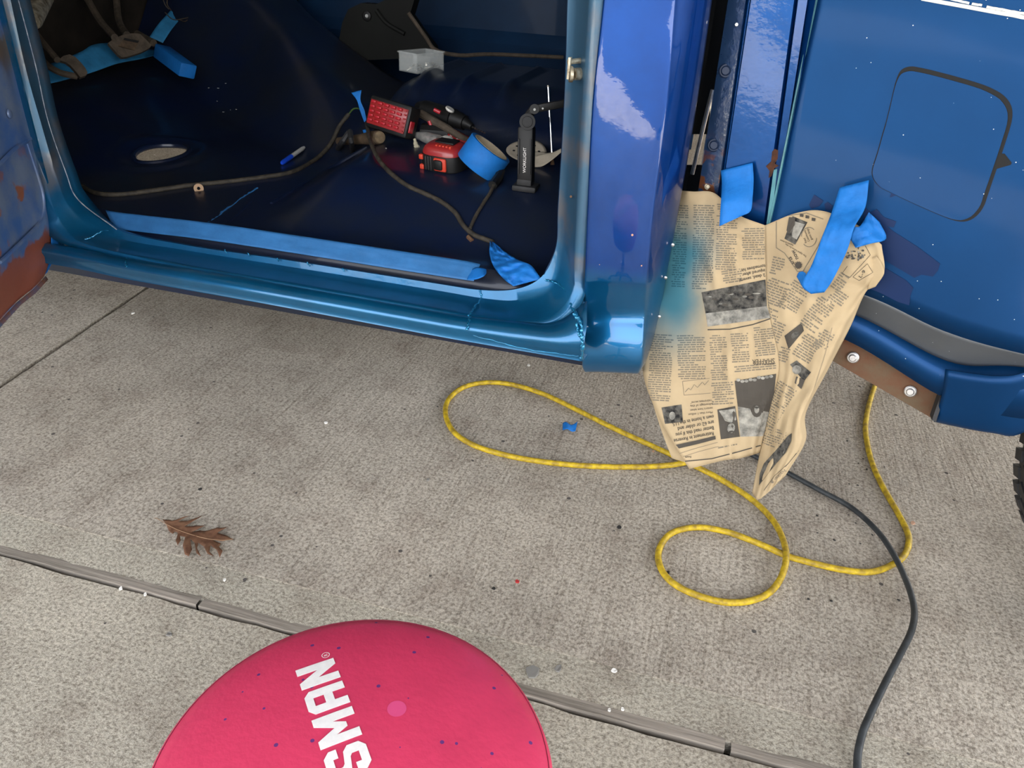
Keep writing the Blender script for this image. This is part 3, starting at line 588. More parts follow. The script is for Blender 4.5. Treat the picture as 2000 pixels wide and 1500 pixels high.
MB().grid([Gs[-1], [a.lerp(b, 0.12)+V((0, -0.001, 0)) for a, b in zip(Gs[-1], c5)], [a.lerp(b, 0.88)+V((0, 0.002, 0)) for a, b in zip(Gs[-1], c5)], c5]).build('bed_crease_band', P_greyband, truck, thick=0.002, off=1, angle=60, label='dull grey band where the bed side tucks under')
MB().grid([c5, c6, c7]).build('bed_lower_panel', P_bed, truck, thick=0.002, off=1, angle=40)
MB().tube([bp(1610, -110), bp(1594, 0), bp(1562, 150), bp(1513, 390), bp(1502, 440)], 0.0022, 6).build('bed_edge', P_teale, bed)
# wheel-arch lip in front of the tyre
w0 = [(1846, 722), (1900, 730), (1950, 735), (2000, 728), (2080, 690), (2160, 640)]
w1 = [(1840, 770), (1890, 780), (1945, 788), (2000, 784), (2085, 740), (2170, 670)]
w2 = [(1826, 816), (1885, 831), (1940, 841), (1990, 843), (2070, 790), (2150, 700)]
w3 = [(1823, 824), (1885, 837), (1940, 846), (1992, 848), (2068, 796), (2146, 706)]
yw = (1.338, 1.315, 1.295, 1.283, 1.275, 1.275)
G = [[at(px, py, y) for (px, py), y in zip(w, yw)] for w in (w0, w1)]
G.append([at(px, py, y+0.004) for (px, py), y in zip(w2, yw)]); G.append([at(px, py, y+0.022) for (px, py), y in zip(w3, yw)])
arch = MB().grid(loft(G, 3, 6)).build('wheel_arch_lip', P_bed, truck, thick=0.002, off=1, angle=60)
MB().prism([at(1837, 772, 1.345), at(1844, 776, 1.345), at(1828, 824, 1.33), at(1820, 821, 1.33)], (0, 0.02, 0)).build('arch_end_plate', P_rub, arch, smooth=False)
# rusty bracket below the bed
q = [at(1600, 636, 1.418), at(1652, 662, 1.410), at(1840, 772, 1.388), at(1822, 818, 1.385), at(1628, 706, 1.408), at(1570, 675, 1.42)]
brk = MB().prism(q, (0, 0.006, 0)).build('bed_bracket', P_rust, truck, smooth=False, label='rusty brown steel strip below the bed side')
for px, py in ((1666, 698), (1778, 764)): hexbolt(at(px, py, 1.401 if px < 1700 else 1.389), (-.25, -1, .15), 0.0072, brk, P_bolt, True, 12)
# fuel door
fc = [(1770, 140), (1800, 142), (1870, 160), (1925, 178), (1958, 200), (1968, 232), (1952, 290), (1925, 370), (1912, 405), (1890, 426), (1860, 428), (1800, 404), (1740, 376), (1716, 362), (1704, 338), (1714, 300), (1735, 225), (1752, 158)]
cen = V((1838, 285)); big = [(V(p)-cen)*1.042+cen+V((4, -3)) for p in fc]
def dense(L): 
    P = [V((p[0], p[1], 0)) for p in L]; P = P[-1:]+P+P[:2]; return [spl(P, 1+i/4) for i in range((len(P)-3)*4)]
gap = MB().prism([bp(p.x, p.y, 0.0010) for p in dense(big)], BN*0.0009).build('fuel_door_gap', P_slit, bed, smooth=False)
lid = MB().prism([bp(p.x, p.y, 0.0032) for p in dense(fc)], BN*0.002).build('fuel_door', P_bed, bed, smooth=False)
q = [bp(1950, 300, 0.0012), bp(1962, 300, 0.0012), bp(1976, 318, 0.0012), bp(1974, 322, 0.0012), bp(1945, 330, 0.0012), bp(1940, 326, 0.0012)]
MB().prism(q, BN*0.001).build('finger_notch', P_slit, bed, smooth=False)
# pin stripes
def bstripe(p0, p1, w):
    n = 14; L = []
    for k in range(n+1):
        px, py = p0[0]+(p1[0]-p0[0])*k/n, p0[1]+(p1[1]-p0[1])*k/n
        c = bp(px, py, 0.0012); L.append([c+V((0, 0, w/2)), c-V((0, 0, w/2))])
    MB().grid(L).build('pinstripe', P_stripe, bed, smooth=False, thick=0.0004)
bstripe((1800, -3), (2010, 35), 0.0050); bstripe((1840, -6), (1893, 6), 0.0030); bstripe((1898, 7), (1918, 10), 0.0030); bstripe((1927, 13), (2010, 28), 0.0032)
# darker touch-up strokes
def patch(pts, o=0.0016):
    MB().prism([bp(px, py, o) for px, py in pts], BN*0.0006).build('touch_up_stroke', P_wet, bed, smooth=False)
patch([(1690, 405), (1705, 420), (1745, 452), (1792, 482), (1836, 515), (1832, 528), (1822, 540), (1800, 536), (1786, 542), (1740, 515), (1700, 492), (1678, 470)])
patch([(1702, 508), (1740, 530), (1770, 548), (1784, 562), (1778, 578), (1776, 596), (1755, 590), (1720, 572), (1690, 560), (1680, 530)], 0.0016)
patch([(1580, 400), (1590, 380), (1608, 392), (1600, 402), (1585, 408)]); patch([(1712, 360), (1730, 356), (1733, 366), (1722, 368)]); patch([(1742, 372), (1752, 370), (1748, 382), (1738, 386)])
patch([(1610, 398), (1616, 394), (1626, 402), (1622, 410), (1612, 410)]); patch([(1700, 415), (1712, 408), (1726, 424), (1750, 432), (1745, 444), (1720, 440)])
# ---- rear wheel
wc = V((0.982, 1.25, 0.362)); Mw = Matrix.Translation(wc) @ Matrix.Rotation(math.radians(-90), 4, 'X')
tire = MB().lathe([(0.20, 0.02), (0.24, 0.0), (0.30, 0.004), (0.335, 0.018), (0.350, 0.035), (0.354, 0.06), (0.355, 0.11), (0.354, 0.16), (0.350, 0.185), (0.335, 0.20), (0.24, 0.22), (0.20, 0.20)], Mw, 72, cap=False).build('tire', P_rub, truck, angle=40)
blk = MB()
for k in range(60):
    a = 2*math.pi*k/60
    for j, zz in enumerate((0.030, 0.075, 0.12, 0.165)):
        Mb = Mw @ Matrix.Rotation(a+(0.05 if j % 2 else 0), 4, 'Z') @ Matrix.Translation((0.353, 0, zz+0.008)) @ Matrix.Rotation(0.35 if j % 2 else -0.35, 4, 'X')
        blk.box((0, 0, 0), (0.010, 0.022, 0.034), Mb)
tag(blk.build('tread_blocks', P_rub, tire, smooth=False), kind='stuff')
MB().lathe([(0.21, 0.02), (0.205, 0.05), (0.18, 0.06), (0.10, 0.045), (0.06, 0.02), (0.0, 0.02)], Mw, 40, cap=False).build('wheel_rim', P_steel, truck)
# ---- driver's door, swung open
DP0 = V((-1.392, 1.245, 0.5)); DD = V((-1.276+1.382, 1.012-1.233, 0)).normalized(); DNn = V((DD.y, -DD.x, 0)).normalized()
if DNn.dot(ORG-DP0) < 0: DNn = -DNn
def dp(px, py, off=0.0): return onplane(px, py, DP0+DNn*off, DNn)
ed = [(-12, -100), (5, 0), (52, 200), (76, 292), (100, 390), (106, 430), (104, 470), (98, 505), (88, 537)]
Ed = [dp(*p) for p in ed]; zb = Ed[-1].z
G = []
for p in Ed:
    w = 0.62; row = [p - DNn*0.03, p - DNn*0.006, p+DD*0.006]
    for s in (0.03, 0.08, 0.14, 0.25, 0.40, w): row.append(p+DD*s)
    G.append(row)
# slot cover and inner pressings follow the skin
for i, row in enumerate(G):
    for j in range(5, 9): row[j] += DNn*(-0.008)
door = MB().grid(loft(G, 4, 2)).build('cab_door', P_door, truck, thick=0.0015, angle=50, label='worn blue door with rusty red-brown bottom edge')
zb = min(p.z for r in G for p in r)
bt = [p+V((0, 0, 0)) for p in G[-1][2:]]
MB().grid([[p+DNn*0.003 for p in bt], [p+DNn*0.006+V((0, 0, -0.008)) for p in bt], [p-DNn*0.01+V((0, 0, -0.010)) for p in bt]]).build('door_hem', mat('worn_blue_hem', (0.06, 0.10, 0.19), 0.5, 0.2, 0.2, vcol=(0.20, 0.08, 0.04), vscale=30), door, thick=0.001)
sl = [dp(50, 205, 0.001), dp(57, 208, 0.001), dp(78, 264, 0.001), dp(74, 273, 0.001), dp(66, 262, 0.001), dp(54, 222, 0.001)]
MB().prism(sl, DNn*0.001).build('latch_slot', P_slit, door, smooth=False)
MB().tube(curve([dp(50, 206, 0.003), dp(58, 209, 0.003), dp(77, 262, 0.003), dp(72, 273, 0.003)], 5), 0.0018, 6).build('slot_trim', P_cream, door, label='cream trim round the latch slot')
MB().tube(curve([dp(52, 280, 0.0), dp(72, 340, 0.001), dp(84, 385, 0.001), (dp(82, 425, 0.001)), dp(60, 455, 0.0), dp(0, 512, -0.002)], 5), 0.004, 6).build('pressed_ridge', P_door, door)
MB().tube(curve([dp(60, 270, 0.0), dp(30, 290, 0.0), dp(-10, 330, -0.003)], 5), 0.004, 6).build('pressed_ridge', P_door, door)
MB().lathe([(0.010, 0), (0.008, 0.003), (0.004, 0.004)], Matrix.Translation(dp(18, 222, 0.0)) @ DNn.to_track_quat('Z', 'Y').to_matrix().to_4x4(), 14).build('door_plug', P_door, door)
# ================================================================== things
def ribbon(name, L, R, n=24, m=None, nc=6, wr=0.0, seed=0, label=None, cat='tape', parent=None, thick=0.0004, lift=0.0, group=None):
    L, R = resample(curve(L, 5), n), resample(curve(R, 5), n); rg = random.Random(seed); G = []
    for i in range(n):
        row = []
        for j in range(nc+1):
            p = L[i].lerp(R[i], j/nc); d = mnoise.noise(V((i*0.35+seed*7.1, j*0.6, seed)))*wr
            row.append(p+VIEW(p)*(d+lift))
        G.append(row)
    o = MB().grid(G).build(name, m or P_tape, parent, thick=thick, angle=80)
    if parent is None: tag(o, label, cat, group)
    return o

# ---- masking tape
ribbon('sill_tape', [at(206, 410, 1.438), at(240, 416, 1.438), at(400, 434, 1.438), at(560, 457, 1.438), at(760, 487, 1.438), at(900, 508, 1.438), at(938, 516, 1.436)],
       [at(222, 446, 1.415), at(250, 450, 1.412), at(400, 468, 1.408), at(560, 492, 1.408), at(760, 524, 1.408), at(890, 544, 1.406), at(925, 549, 1.400)], 60, P_silltape, nc=8, wr=0.0022, seed=3, lift=0.006,
       label='long strip of blue masking tape laid along the cab floor edge above the sill')
ribbon('tape_curl', [at(918, 528, 1.425), at(930, 522, 1.420), at(944, 524, 1.418), at(950, 526, 1.43)], [at(912, 546, 1.402), at(928, 546, 1.39), at(944, 540, 1.388), at(950, 534, 1.41)], 16, wr=0.002, seed=5, label='lifted curled end of blue tape beside the sill strip', lift=0.004)
ribbon('crumpled_tape', [at(957, 470, 1.55), at(956, 494, 1.50), at(964, 520, 1.450), at(984, 545, 1.412), at(1003, 559, 1.396)], [at(966, 474, 1.55), at(990, 494, 1.51), at(1016, 509, 1.46), at(1038, 519, 1.43), at(1057, 545, 1.402)], 30, nc=10, wr=0.018, seed=11, lift=0.003,
       label='crumpled piece of blue tape over the wiring end in the sill corner')
ribbon('door_edge_tape', [dp(102, 400, 0.004), dp(98, 430, 0.004), dp(100, 470, 0.004), dp(96, 510, 0.004), dp(88, 536, 0.004)], [dp(108, 398, 0.012)+V((0.004, 0.004, 0)), dp(115, 430, 0.012), dp(115, 470, 0.012), dp(110, 495, 0.012), dp(92, 532, 0.010)], 26, wr=0.002, seed=6, label='narrow bright blue tape along the open door edge')
XF = -2.0
def fwp(px, py, dx=0.0): return atx(px, py, XF+dx)
ribbon('footwell_tape', [fwp(70, 132), fwp(112, 120), fwp(160, 100), fwp(180, 88), fwp(215, 84), fwp(270, 92), fwp(310, 98)], [fwp(84, 166, .05), fwp(120, 158, .05), fwp(165, 146, .05), fwp(190, 138, .05), fwp(230, 124, .05), fwp(272, 116, .05), fwp(305, 108, .03)], 40, P_foot, nc=6, wr=0.004, seed=8, lift=0.01, label='faded blue tape along the foot of the firewall behind the pedals')
ribbon('diagonal_tape', [fwp(292, 72), fwp(310, 46), fwp(340, 12), fwp(362, -25)], [fwp(318, 84, .04), fwp(338, 54, .04), fwp(372, 14, .04), fwp(402, -25, .04)], 26, P_foot, wr=0.004, seed=9, lift=0.01, label='faded blue tape climbing diagonally up the transmission hump')
wp = [at(1408, 333, 1.447), at(1410, 360, 1.434), at(1408, 395, 1.404), at(1406, 425, 1.392), at(1405, 442, 1.388)]
wq = [at(1470, 318, 1.431), at(1472, 350, 1.420), at(1470, 385, 1.400), at(1466, 412, 1.390), at(1450, 421, 1.386)]
ribbon('post_tape', wp, wq, 26, wr=0.001, seed=12, lift=0.003, label='square blue tape holding the newspaper to the bed post')
# ---- newspaper
LY = [(0.0, 1.482, 1.447, 1.442, 1.418, 1.398)]
LP = [[(1312, 371), (1352, 374), (1395, 377), (1440, 418), (1494, 440)],
      [(1278, 465), (1346, 465), (1395, 468), (1445, 475), (1495, 500)],
      [(1262, 560), (1362, 562), (1405, 560), (1450, 555), (1497, 560)],
      [(1256, 650), (1376, 645), (1420, 640), (1462, 632), (1504, 622)],
      [(1257, 735), (1386, 738), (1432, 733), (1478, 728), (1522, 716)],
      [(1292, 825), (1396, 815), (1436, 812), (1475, 808), (1503, 800)],
      [(1346, 916), (1410, 900), (1440, 896), (1465, 890), (1484, 884)]]
LYv = [[1.482, 1.450, 1.446, 1.416, 1.398], [1.470, 1.440, 1.420, 1.405, 1.392], [1.450, 1.412, 1.398, 1.392, 1.380], [1.430, 1.386, 1.374, 1.366, 1.350], [1.405, 1.362, 1.352, 1.350, 1.345], [1.370, 1.350, 1.345, 1.352, 1.362], [1.345, 1.340, 1.345, 1.355, 1.368]]
RP = [[(1494, 440), (1556, 416), (1612, 413), (1690, 448), (1722, 478)],
      [(1495, 500), (1556, 500), (1620, 505), (1690, 520), (1726, 534)],
      [(1497, 560), (1552, 560), (1610, 566), (1668, 575), (1690, 572)],
      [(1504, 622), (1546, 628), (1590, 636), (1632, 645), (1660, 640)],
      [(1522, 716), (1548, 722), (1576, 728), (1600, 730), (1616, 724)],
      [(1503, 800), (1524, 806), (1545, 812), (1562, 814), (1574, 806)],
      [(1484, 884), (1508, 882), (1530, 876), (1556, 870), (1573, 862)],
      [(1469, 962), (1480, 976), (1500, 962), (1518, 944), (1534, 929)]]
RYv = [[1.398, 1.372, 1.350, 1.330, 1.322], [1.392, 1.352, 1.330, 1.318, 1.312], [1.380, 1.345, 1.322, 1.318, 1.325], [1.350, 1.330, 1.318, 1.312, 1.330], [1.345, 1.328, 1.318, 1.305, 1.325], [1.362, 1.330, 1.315, 1.300, 1.318], [1.368, 1.335, 1.315, 1.300, 1.315], [1.330, 1.312, 1.305, 1.305, 1.312]]
paper = thing('newspaper', at(1400, 915, 1.345), 'yellowed newspaper hung upside down between cab and bed as a masking sheet', 'newspaper')
def crumple(PX, YV, wr, seed):
    G = loft([[at(p[0], p[1], y) for p, y in zip(r, ys)] for r, ys in zip(PX, YV)], 12, 12)
    for i, r in enumerate(G):
        for j, p in enumerate(r):
            ed = min(1, j/6)*min(1, (len(r)-1-j)/6)
            d = mnoise.noise(V((i*0.11, j*0.16, seed)))*wr + mnoise.noise(V((i*0.3, j*0.07, seed+4)))*wr*0.5
            r[j] = p+VIEW(p)*d*ed
    return Sheet(G)
SL, SR = crumple(LP, LYv, 0.009, 2.0), crumple(RP, RYv, 0.008, 8.0)
for m_, c_ in ((P_paper, (0.045, 0.15, 0.19)), (P_inkgrey, (0.025, 0.09, 0.12)), (P_print, (0.02, 0.07, 0.10))):      # blue overspray drifted over print and paper alike
    k_ = mul(m_, ramp_axis(m_, 'X', 0.030, -0.045, 0.06, 12), mul(m_, ramp_axis(m_, 'Z', 0.36, 0.50, 0.06, 12), ramp_axis(m_, 'Z', 0.72, 0.60, 0.05, 10)))
    mix_by(m_, k_, c_)
ls = MB().grid(SL.G).build('left_page', P_paper, paper, thick=0.0004, angle=80)
rs = MB().grid(SR.G).build('right_page', P_paper, paper, thick=0.0004, angle=80)
# a second leaf showing behind the left page and a turned-back corner
ribbon('under_leaf', [at(1262, 700, 1.43), at(1268, 760, 1.41), at(1288, 830, 1.39), at(1312, 895, 1.37)], [at(1300, 700, 1.44), at(1310, 770, 1.42), at(1330, 840, 1.40), at(1345, 905, 1.37)], 16, P_paper, parent=paper, seed=3)
ribbon('turned_corner', [at(1712, 500, 1.318), at(1722, 515, 1.312), at(1727, 534, 1.308), at(1710, 560, 1.314)], [at(1700, 505, 1.322), at(1700, 525, 1.318), at(1698, 545, 1.316), at(1694, 566, 1.32)], 14, P_paper, parent=paper, seed=4)
INK = {0: MB(), 1: MB(), 2: MB(), 3: MB()}        # 0 black, 1 grey body text, 2 dark photo, 3 pale photo
def words(S, x, y, w, h, ang=0.0, lh=4.5, mb=1, seed=0, fill=0.52):
    """a column of body text; x,y its corner in the photograph, ang the slope of its lines"""
    rg = random.Random(seed*91+int(x)); c, s_ = math.cos(ang), math.sin(ang); t = 0.0
    while t < h:
        u = rg.uniform(0, 2) if rg.random() < 0.8 else 6; end = w-(rg.uniform(0, 2) if rg.random() < 0.85 else rg.uniform(8, w*0.6))
        while u < end-2:
            L = min(rg.choice((4, 6, 7, 9, 11, 13)), end-u)
            Q = [(u, t), (u+L, t), (u+L, t+lh*fill), (u, t+lh*fill)]
            INK[mb].poly([S.on(x+a*c-b*s_, y+a*s_+b*c) for a, b in Q]); u += L+1.7
        t += lh
def pic(S, pts, k, n=5, off=0.0012):
    n = 16; a, b, c, d = [V((p[0], p[1], 0)) for p in pts]
    INK[k].grid([[S.on(*(a.lerp(b, j/n)).lerp(d.lerp(c, j/n), i/n).xy, off) for j in range(n+1)] for i in range(n+1)])
def blob(S, cx, cy, rx_, ry_, k, ang=0, off=0.0020, n=12):
    INK[k].poly([S.on(cx+rx_*math.cos(a)*math.cos(ang)-ry_*math.sin(a)*math.sin(ang), cy+rx_*math.cos(a)*math.sin(ang)+ry_*math.sin(a)*math.cos(ang), off) for a in [2*math.pi*i/n for i in range(n)]])
def shape(S, pts, k, off=0.0028): INK[k].poly([S.on(*p, off) for p in pts])
def rule(S, pts, w, k=0, off=0.0012):
    P = []
    for a, b in zip(pts, pts[1:]):
        m = max(2, int(math.hypot(b[0]-a[0], b[1]-a[1])/8)); P += [(a[0]+(b[0]-a[0])*i/m, a[1]+(b[1]-a[1])*i/m) for i in range(m)]
    P.append(pts[-1]); L = []
    for i, p in enumerate(P):
        a, b = P[max(0, i-1)], P[min(len(P)-1, i+1)]; t = V((b[0]-a[0], b[1]-a[1])).normalized(); nx, ny = -t.y*w/2, t.x*w/2
        L.append([S.on(p[0]+nx, p[1]+ny, off), S.on(p[0]-nx, p[1]-ny, off)])
    INK[k].grid(L)
def head(S, txt, x, y, size, ang, k=0, bold=0.012, fit=None):
    """printed line starting at x,y in the photograph; ang is the reading direction (pi = upside down)"""
    vs, fs = text2d(txt, bold); c, s_ = math.cos(ang), math.sin(ang); w = max(v[0] for v in vs); sx_ = size if fit is None else fit/w
    INK[k].add([S.on(x+a*sx_*c+b*size*s_, y+a*sx_*s_-b*size*c, 0.0015) for a, b in vs], fs)
PI = math.pi; SL_ = -0.03
words(SL, 1354, 400, 42, 165, 0.02, seed=1); words(SL, 1400, 398, 42, 128, 0.03, seed=2); words(SL, 1448, 446, 46, 62, -0.02, seed=3); words(SL, 1318, 400, 28, 160, 0.05, seed=15)
words(SL, 1408, 530, 40, 26, -0.15, seed=4)
head(SL, '2 dead, several', 1494, 534, 9, PI-0.22, fit=52); head(SL, 'injured after', 1494, 525, 9, PI-0.2, fit=46); head(SL, 'tornadoes hit', 1494, 516, 9, PI-0.2, fit=48)
pic(SL, [(1370, 571), (1495, 546), (1498, 598), (1378, 612)], 2, 8); pic(SL, [(1378, 612), (1498, 598), (1505, 621), (1382, 638)], 3, 6)
for k in range(14): blob(SL, 1385+k*7.6+random.uniform(-3, 3), 588+random.uniform(-12, 12)-k*0.8, random.uniform(3, 8), random.uniform(1.2, 3), 0 if k % 3 else 3)
rule(SL, [(1382, 644), (1425, 643), (1470, 634), (1506, 622)], 2.2)
words(SL, 1385, 655, 34, 88, -0.04, seed=5); words(SL, 1426, 652, 36, 56, -0.06, seed=6); words(SL, 1470, 640, 40, 58, -0.10, seed=7)
head(SL, 'SHAFFER', 1513, 700, 14, PI-0.06, bold=0.004, fit=44); head(SL, 'FROM PAGE 1B', 1512, 709, 4.5, PI-0.06, fit=24)
words(SL, 1432, 716, 84, 12, -0.09, seed=8); words(SL, 1388, 748, 44, 44, -0.06, seed=9)
pic(SL, [(1435, 744), (1516, 730), (1508, 806), (1441, 794)], 0, 6); pic(SL, [(1441, 794), (1508, 806), (1490, 852), (1446, 853)], 3, 5)
for k in range(9): blob(SL, 1442+k*8, 744-k*1.3+random.uniform(-2, 4), 4, 3, 3, 0, 0.0024)
blob(SL, 1478, 803, 10, 12, 0, 0, 0.0024); blob(SL, 1478, 800, 5.0, 7.5, 3, 0, 0.0028); blob(SL, 1478, 796, 4.2, 2.0, 2, 0, 0.0032)
shape(SL, [(1462, 790), (1495, 792), (1490, 806), (1468, 806)], 0, 0.0024)
pic(SL, [(1401, 800), (1436, 793), (1445, 853), (1408, 858)], 0, 4); shape(SL, [(1404, 802), (1436, 798), (1438, 820), (1428, 826), (1416, 822), (1410, 812)], 3, 0.0024); blob(SL, 1428, 836, 7.5, 10, 3, 0.2, 0.0028); blob(SL, 1430, 845, 7, 4, 0, 0.2, 0.0032)
words(SL, 1270, 652, 46, 128, 0.05, lh=4.4, seed=10); words(SL, 1322, 655, 56, 84, -0.02, lh=4.4, seed=11)
rule(SL, [(1333, 745), (1386, 739)], 0.8, 1); rule(SL, [(1336, 772), (1388, 768)], 0.8, 1); rule(SL, [(1333, 745), (1336, 772)], 0.8, 1); rule(SL, [(1338, 766), (1345, 758), (1349, 762), (1356, 751), (1362, 757), (1372, 746), (1376, 752), (1384, 743)], 1.0, 1)
for t, y in (('“retirement secret”', 784), ('advantage of this', 791), ('seniors have taken', 799), ('More than 1 million', 807)): head(SL, t, 1392, y-4, 6.4, PI-0.10, 0, 0.0, fit=48 if 'More' in t else 44)
pic(SL, [(1292, 796), (1331, 790), (1334, 824), (1299, 828)], 2, 4); blob(SL, 1313, 812, 6, 8, 3, 0, 0.0026)
for t, y, w in (('own a home in the U.S.', 810, 84), ('are 62 or older and', 821, 72), ('Better read this if you', 832, 76), ('Retirement in Reverse', 843, 80)): head(SL, t, 1394, y, 10.5, PI-0.19, 0, 0.010, fit=w)
shape(SL, [(1397, 851), (1398, 858), (1360, 868), (1326, 876), (1320, 869), (1358, 861)], 0); head(SL, 'REAL ESTATE', 1372, 858.5, 5.5, PI-0.2, 3, 0.0, fit=30)
rule(SL, [(1402, 864), (1365, 874), (1326, 886)], 0.8, 1); rule(SL, [(1404, 872), (1365, 882), (1334, 892)], 0.8, 1); rule(SL, [(1338, 901), (1390, 896), (1440, 883), (1486, 870)], 2.0); head(SL, 'From', 1350, 890, 6, PI-0.1, fit=12)
words(SL, 1402, 874, 40, 4, -0.2, seed=12)
# right page: the lines run askew with the fold of the sheet
head(SR, 'arts', 1552, 515, 11, -2.05, 0, 0.012, fit=16); head(SR, 'now', 1560, 505, 12, -2.05, 0, 0.012, fit=20)
st_ = [(1559+(8.5 if i % 2 else 5.6)*math.cos(i*PI/12), 518+(8.5 if i % 2 else 5.6)*math.sin(i*PI/12)) for i in range(24)]; shape(SR, st_, 0)
rule(SR, [(1516, 432), (1516, 484), (1532, 494), (1557, 530), (1568, 530), (1598, 480), (1612, 448)], 1.4, 1); rule(SR, [(1540, 421), (1575, 416), (1608, 428)], 1.6, 1)
pic(SR, [(1548, 422), (1577, 434), (1553, 478), (1532, 466)], 2, 4); shape(SR, [(1541, 424), (1553, 425), (1552, 440), (1541, 455), (1536, 450)], 0); shape(SR, [(1552, 432), (1572, 438), (1556, 468), (1546, 462)], 3)
for x, y in ((1566, 420), (1577, 423), (1589, 428)): shape(SR, [(x-3.5, y-3), (x+3.5, y-1.5), (x+2.5, y+4), (x-4, y+3)], 0); blob(SR, x, y+1, 1.3, 1.3, 3, 0, 0.0028)
for a0, ccx in ((0.3, 1580), (3.4, 1580)): rule(SR, [(ccx+15*math.cos(a0-0.2+i*0.28), 463+19*math.sin(a0-0.2+i*0.28)) for i in range(9)], 1.5, 1)
for i, t in enumerate(('Read', 'Community', 'guest blogs')): head(SR, t, 1578+i*5.5-2, 474-i*3, 6, -1.95, 0, 0.0, fit=(10, 24, 24)[i])
head(SR, 'The digital home for the', 1576, 500, 5, -2.6, 0, 0.0, fit=48); head(SR, 'Explore to know', 1550, 478, 5, -2.75, 0, 0.004, fit=28)
words(SR, 1510, 500, 26, 36, 0.25, lh=5.2, seed=21, fill=0.55); words(SR, 1502, 540, 44, 76, 0.35, lh=5.2, seed=22, fill=0.55); words(SR, 1550, 545, 40, 60, 0.55, lh=5.2, seed=23, fill=0.55)
words(SR, 1600, 575, 40, 70, 0.62, lh=5.4, seed=24, fill=0.55); words(SR, 1512, 625, 26, 40, 0.4, lh=5.2, seed=25, fill=0.55); words(SR, 1630, 560, 34, 30, 0.6, lh=5.4, seed=31, fill=0.55)
words(SR, 1642, 530, 24, 36, 0.62, lh=5.4, seed=26, fill=0.55); words(SR, 1572, 648, 40, 50, 0.55, lh=5.2, seed=27, fill=0.55); words(SR, 1524, 676, 22, 26, 0.3, lh=5.0, seed=28, fill=0.55); words(SR, 1605, 640, 30, 40, 0.5, lh=5.2, seed=33, fill=0.55)
pic(SR, [(1532, 656), (1566, 630), (1570, 646), (1540, 682)], 0, 4); blob(SR, 1553, 654, 6, 9, 2, 0.8, 0.0024)
pic(SR, [(1543, 712), (1556, 704), (1584, 727), (1570, 745)], 2, 4); blob(SR, 1556, 722, 9, 9, 3, 0, 0.0024); shape(SR, [(1555, 735), (1572, 742), (1565, 760), (1552, 748)], 0)
words(SR, 1518, 740, 46, 90, 0.55, lh=5.0, seed=29, fill=0.5); words(SR, 1496, 830, 44, 36, 0.35, lh=4.8, seed=30, fill=0.5)
rule(SR, [(1625, 640), (1612, 690), (1590, 760)], 0.9, 1)
for k in range(34): blob(SR, 1672+random.gauss(0, 9), 497+random.gauss(0, 8), random.uniform(1, 3.2), random.uniform(1, 3), random.choice((0, 2, 2, 3)), 0, 0.0013+k*1e-5)
rule(SR, [(1655, 520), (1645, 534), (1660, 542), (1700, 498), (1690, 480)], 0.9, 0); rule(SR, [(1666, 541), (1678, 548), (1705, 532), (1694, 515), (1666, 541)], 0.9, 0); head(SR, 'L-9', 1681, 544, 9, -0.95, 0, 0.008, fit=17)
shape(SR, [(1546, 846), (1538, 852), (1522, 872), (1506, 890), (1492, 905), (1484, 925), (1482, 948), (1496, 930), (1516, 905), (1534, 885), (1545, 862)], 2); shape(SR, [(1532, 866), (1537, 868), (1530, 886), (1524, 884)], 3, 0.0026)
rule(SR, [(1492, 958), (1512, 930), (1540, 905), (1560, 880)], 0.9, 0); head(SR, 'Nation &', 1532, 916, 9, 2.42, 1, 0.004, fit=38)
for k, (nm, m_) in enumerate((('headlines', P_print), ('body_text', P_inkgrey), ('dark_photos', P_photo), ('pale_photos', P_photol))):
    if INK[k].v: tag(INK[k].build(nm, m_, paper, smooth=False), kind='stuff')
# tape holding the newspaper to the bed
tl = [(1640, 366), (1626, 410), (1606, 462), (1586, 516), (1566, 556)]; tr = [(1697, 352), (1690, 405), (1668, 445), (1655, 488), (1627, 546)]
def tpY(py): return 1.352-0.052*ss(365, 470, py)
Lt = [at(px, py, tpY(py)+0.004) for px, py in tl]+[at(1584, 574, 1.298)]; Rt = [at(px, py, tpY(py)-0.010) for px, py in tr]+[at(1610, 571, 1.294)]
ribbon('bed_tape', Lt, Rt, 34, nc=10, wr=0.003, seed=14, lift=0.0, label='long blue tape strip hanging from the bed side over the newspaper')
cu = SR.on(1575, 545, 0.012)
ribbon('tape_tail', [SR.on(1556, 540, 0.004), SR.on(1560, 532, 0.010), SR.on(1568, 530, 0.014)], [SR.on(1568, 562, 0.006), SR.on(1572, 548, 0.014), SR.on(1574, 534, 0.018)], 12, seed=15, wr=0.001, label='small blue tape curl at the lower left end of the hanging strip')
ribbon('torn_tape', [bp(1697, 414, 0.012), SR.on(1684, 424, 0.008), SR.on(1668, 444, 0.008), SR.on(1660, 466, 0.010)], [bp(1718, 434, 0.014), bp(1731, 466, 0.020), SR.on(1700, 476, 0.010), SR.on(1671, 484, 0.010)], 18, nc=8, wr=0.006, seed=16, lift=0.006, label='torn fan-shaped piece of blue tape at the newspaper corner')

